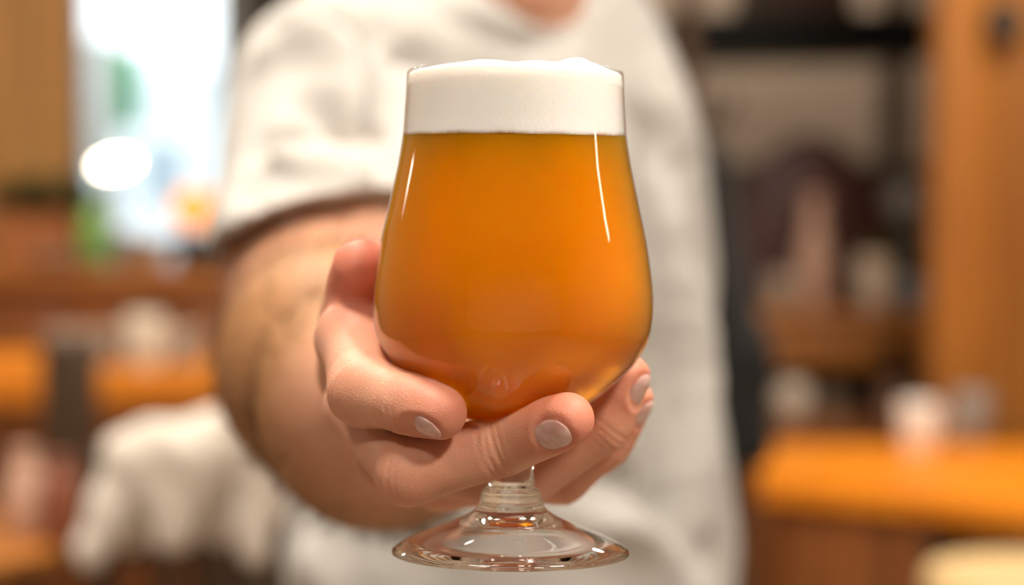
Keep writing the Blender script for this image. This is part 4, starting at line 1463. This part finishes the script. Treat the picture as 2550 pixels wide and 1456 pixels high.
box('pull', (hx, -0.212, 0.880), (0.045, 0.024, 0.085), M['black'], kc, 0.008)

b_ = put('rose_bottle', bottle_profile(0.042, 0.285, 0.55, 0.5), M['rose'], (xat(2028, 4.62, 1.1), 4.62, KZ), 'tall rose clay bottle on the back counter', 'bottle')
put('taupe_cup', cup_profile(0.036, 0.085), M['taupe'], (xat(1945, 4.58, 1.0), 4.58, KZ), 'taupe cup at the end of the back counter beside the rose bottle', 'cup')
fp = put('cream_planter', cup_profile(0.050, 0.13, 0.005, 0.8), M['cream'], (xat(2180, 4.64, 1.05), 4.64, KZ), 'cream plant pot with olive leaves on the back counter', 'plant')
lathe('soil', [(0, 0.11), (0.043, 0.11), (0.043, 0.113), (0, 0.113)], M['darkwood'], fp, None, 24)
leafy(fp, 14, 0.07, 0.012, M['leaf2'], 0.11, 0.7)
put('black_bottle', bottle_profile(0.040, 0.25, 0.42, 0.58), M['dark_glass'], (xat(2275, 4.70, 1.1), 4.70, KZ), 'black glass bottle on the back counter beside the orange post', 'bottle')
put('blue_bowl', [(0, 0), (0.022, 0), (0.026, 0.006), (0.044, 0.045), (0.046, 0.075), (0.042, 0.075), (0.038, 0.045), (0, 0.012)], M['blue'], (xat(2278, 4.53, 1.0), 4.53, KZ), 'blue grey cup in front of the black bottle', 'cup')
p = W(2255, 505, 4.86)
pg = empty('grey_pendant', (p[0], p[1], p[2]), 'unlit grey pendant globe hanging above the black bottle', 'lamp')
lathe('globe', [(0, -0.055), (0.03, -0.047), (0.052, -0.018), (0.054, 0.01), (0.042, 0.038), (0.018, 0.056), (0, 0.058)], M['grey'], pg, None, 36)
tube('cord', [(0, 0, 0.055), (0, 0, CEIL - p[2])], 0.003, M['black'], pg, 8)
jr = put('round_jar', [(0, 0), (0.028, 0), (0.044, 0.022), (0.049, 0.05), (0.042, 0.08), (0.026, 0.094), (0, 0.094)], M['cream'], (xat(1972, 4.52, 0.77), 4.52, SHZ), 'round cream jar on the open shelf of the back counter', 'jar', None, [('lid_knob', [(0, 0.093), (0.008, 0.094), (0.011, 0.104), (0, 0.108)], M['cream'])])
put('shelf_bowl', [(0, 0), (0.03, 0), (0.055, 0.03), (0.06, 0.05), (0.055, 0.05), (0.03, 0.012), (0, 0.01)], M['taupe'], (xat(2070, 4.58, 0.75), 4.58, SHZ), 'taupe bowl beside the round jar on the open shelf', 'bowl')
put('rose_cup', cup_profile(0.036, 0.10), M['rose'], (xat(2225, 4.55, 0.77), 4.55, SHZ), 'rose clay cup on the open shelf under the apron', 'cup')
put('grey_jug', [(0, 0), (0.04, 0), (0.052, 0.05), (0.045, 0.11), (0.034, 0.14), (0.04, 0.16), (0.034, 0.16), (0.028, 0.14), (0, 0.12)], M['grey'], (xat(2330, 4.56, 0.77), 4.56, SHZ), 'dark grey jug on the open shelf near the orange post', 'jug')

# --- right: orange timber post
px0 = float(xat(2338, 3.85, 1.3))
ps = empty('timber_post', (px0 + 0.21, 3.93, 0), 'broad orange timber post of three boards', 'post')
for k in range(3):
    box('board', (-0.14 + k * 0.14, 0.004 * (k % 2), CEIL / 2), (0.137, 0.10, CEIL), M['orange_post'], ps, 0.006)
pk = W(2497, 55, 3.84)
kb = empty('wall_speaker', (pk[0], 3.88, pk[2]), 'small round black speaker fixed high on the orange post', 'speaker')
bodyk = lathe('housing', [(0, 0), (0.034, 0), (0.04, 0.012), (0.04, 0.03), (0.034, 0.042), (0, 0.042)], M['black'], kb, None, 32)
bodyk.rotation_euler = (math.pi / 2, 0, 0)
gr = lathe('grille', [(0, 0.042), (0.03, 0.042), (0.028, 0.047), (0, 0.049)], M['darkframe'], kb, None, 32); gr.rotation_euler = (math.pi / 2, 0, 0)

# --- right: orange table
RZ = 0.77
A, B, Cc, D = on(2640, 1266, RZ), on(1892, 1196, RZ), on(1900, 1102, RZ), on(2640, 1108, RZ)
rt = empty('orange_table', (0, 0, 0), 'bright orange wooden table in front of the back counter', 'table')
def lerp2(p, q, t): return (p[0] + (q[0] - p[0]) * t, p[1] + (q[1] - p[1]) * t)
for k in range(4):
    t0, t1 = k / 4 + 0.004, (k + 1) / 4 - 0.004
    prism('plank', [lerp2(A, D, t0), lerp2(B, Cc, t0), lerp2(B, Cc, t1), lerp2(A, D, t1)][::-1], RZ - 0.038, RZ, M['orange_table'], rt, 0.003)
e0, e1 = np.array(B[:2]), np.array(A[:2])
dirv = (e1 - e0) / np.linalg.norm(e1 - e0); inn = np.array([-dirv[1], dirv[0]])
ang = math.atan2(dirv[1], dirv[0])
for k in range(5):
    c = e0 + dirv * (0.03 + 0.052 * (k + 0.5)) + inn * 0.05
    bm = bmesh.new(); bm_box(bm, 0, 0, 0, 0.049, 0.022, RZ - 0.04, 0.003, None)
    bmesh.ops.rotate(bm, cent=(0, 0, 0), matrix=Matrix.Rotation(ang, 3, 'Z'), verts=bm.verts)
    bmesh.ops.translate(bm, vec=(c[0], c[1], (RZ - 0.04) / 2), verts=bm.verts)
    auto_smooth(from_bm('side_board', bm, M['redwood'], rt), 35)
for q in (np.array(A[:2]) + inn * 0.05 - dirv * 0.06, np.array(D[:2]) - inn * 0.05 - dirv * 0.06, np.array(Cc[:2]) - inn * 0.03 + dirv * 0.04):
    box('leg', (q[0], q[1], (RZ - 0.04) / 2), (0.05, 0.05, RZ - 0.04), M['redwood'], rt, 0.004)

x, y, z = on(2288, 1122, RZ)
c_ = put('white_mug', cup_profile(0.042, 0.098, 0.004, 0.88), M['white'], (x, y, z), 'white ceramic mug on the bright orange table', 'mug')
handle(c_, 0.040, 0.098, M['white'])
x, y, z = on(2425, 1105, RZ)
put('grey_tumbler', cup_profile(0.040, 0.105), M['grey'], (x, y + 0.02, z), 'grey stoneware tumbler on the orange table beside the white mug', 'tumbler')
xb = on(2440, 1330, 0.45)
cr2 = empty('grey_crate', (0.98, 3.42, 0), 'grey brown slatted crate on the floor under the orange table', 'crate')
for k in range(5):
    box('slat', (0, -0.16, 0.06 + k * 0.125), (0.36, 0.018, 0.105), M['grey'], cr2, 0.004)
for s in (-1, 1):
    box('side', (s * 0.17, 0, 0.32), (0.018, 0.30, 0.62), M['grey'], cr2, 0.004)
box('bottom', (0, 0, 0.012), (0.33, 0.30, 0.02), M['grey'], cr2, 0.002)
x, y, z = on(2560, 1425, 0.74)
stool((x, y, 0), 0.15, 0.74, 'pale wooden bar stool in front of the orange table', M['palewood'], M['darkwood'])

# --- right: black coat on a stand behind the person
cp = c2w(C(1730, 760, 2.6))
cs = empty('coat_stand', (cp[0], cp[1] + 0.10, 0), 'dark coat stand behind the person', 'coat stand')
tube('pole', [(0, 0, 0.02), (0, 0, 1.62)], 0.016, M['darkwood'], cs)
lathe('base', [(0, 0), (0.18, 0), (0.18, 0.015), (0.03, 0.04), (0, 0.04)], M['darkwood'], cs, None, 40)
for k in range(4):
    a = k * math.pi / 2 + 0.4
    tube('hook', [(0, 0, 1.40), (0.05 * math.cos(a), 0.05 * math.sin(a), 1.39), (0.08 * math.cos(a), 0.08 * math.sin(a), 1.43)], 0.007, M['darkwood'], cs, 8)
kf = Field(np.arange(0.10, 0.42, 0.007), np.arange(2.45, 2.72, 0.007), np.arange(-0.30, 0.26, 0.007))
for a, b, ra, rb in ((C(1700, 420, 2.6), C(1715, 1080, 2.6), 0.055, 0.075), (C(1740, 440, 2.6), C(1825, 900, 2.58), 0.045, 0.048), (C(1825, 900, 2.58), C(1860, 1110, 2.56), 0.048, 0.034), (C(1660, 440, 2.6), C(1620, 1080, 2.6), 0.05, 0.06)):
    add_cone(kf, a, b, ra, rb, 0.03)
X, Y, Z = kf.coords((slice(None),) * 3)
kf.v = kf.v + 0.005 * np.sin(X * 120 + 2 * np.sin(Z * 12))
P, Q = surface_nets(kf); P = smooth_verts(P, Q, 2)
o = link_mesh('black_coat', np_mesh('black_coat', c2w(P), Q), M['blackcloth'])
setprops(o, 'long black coat hanging on the stand behind the person', 'coat')
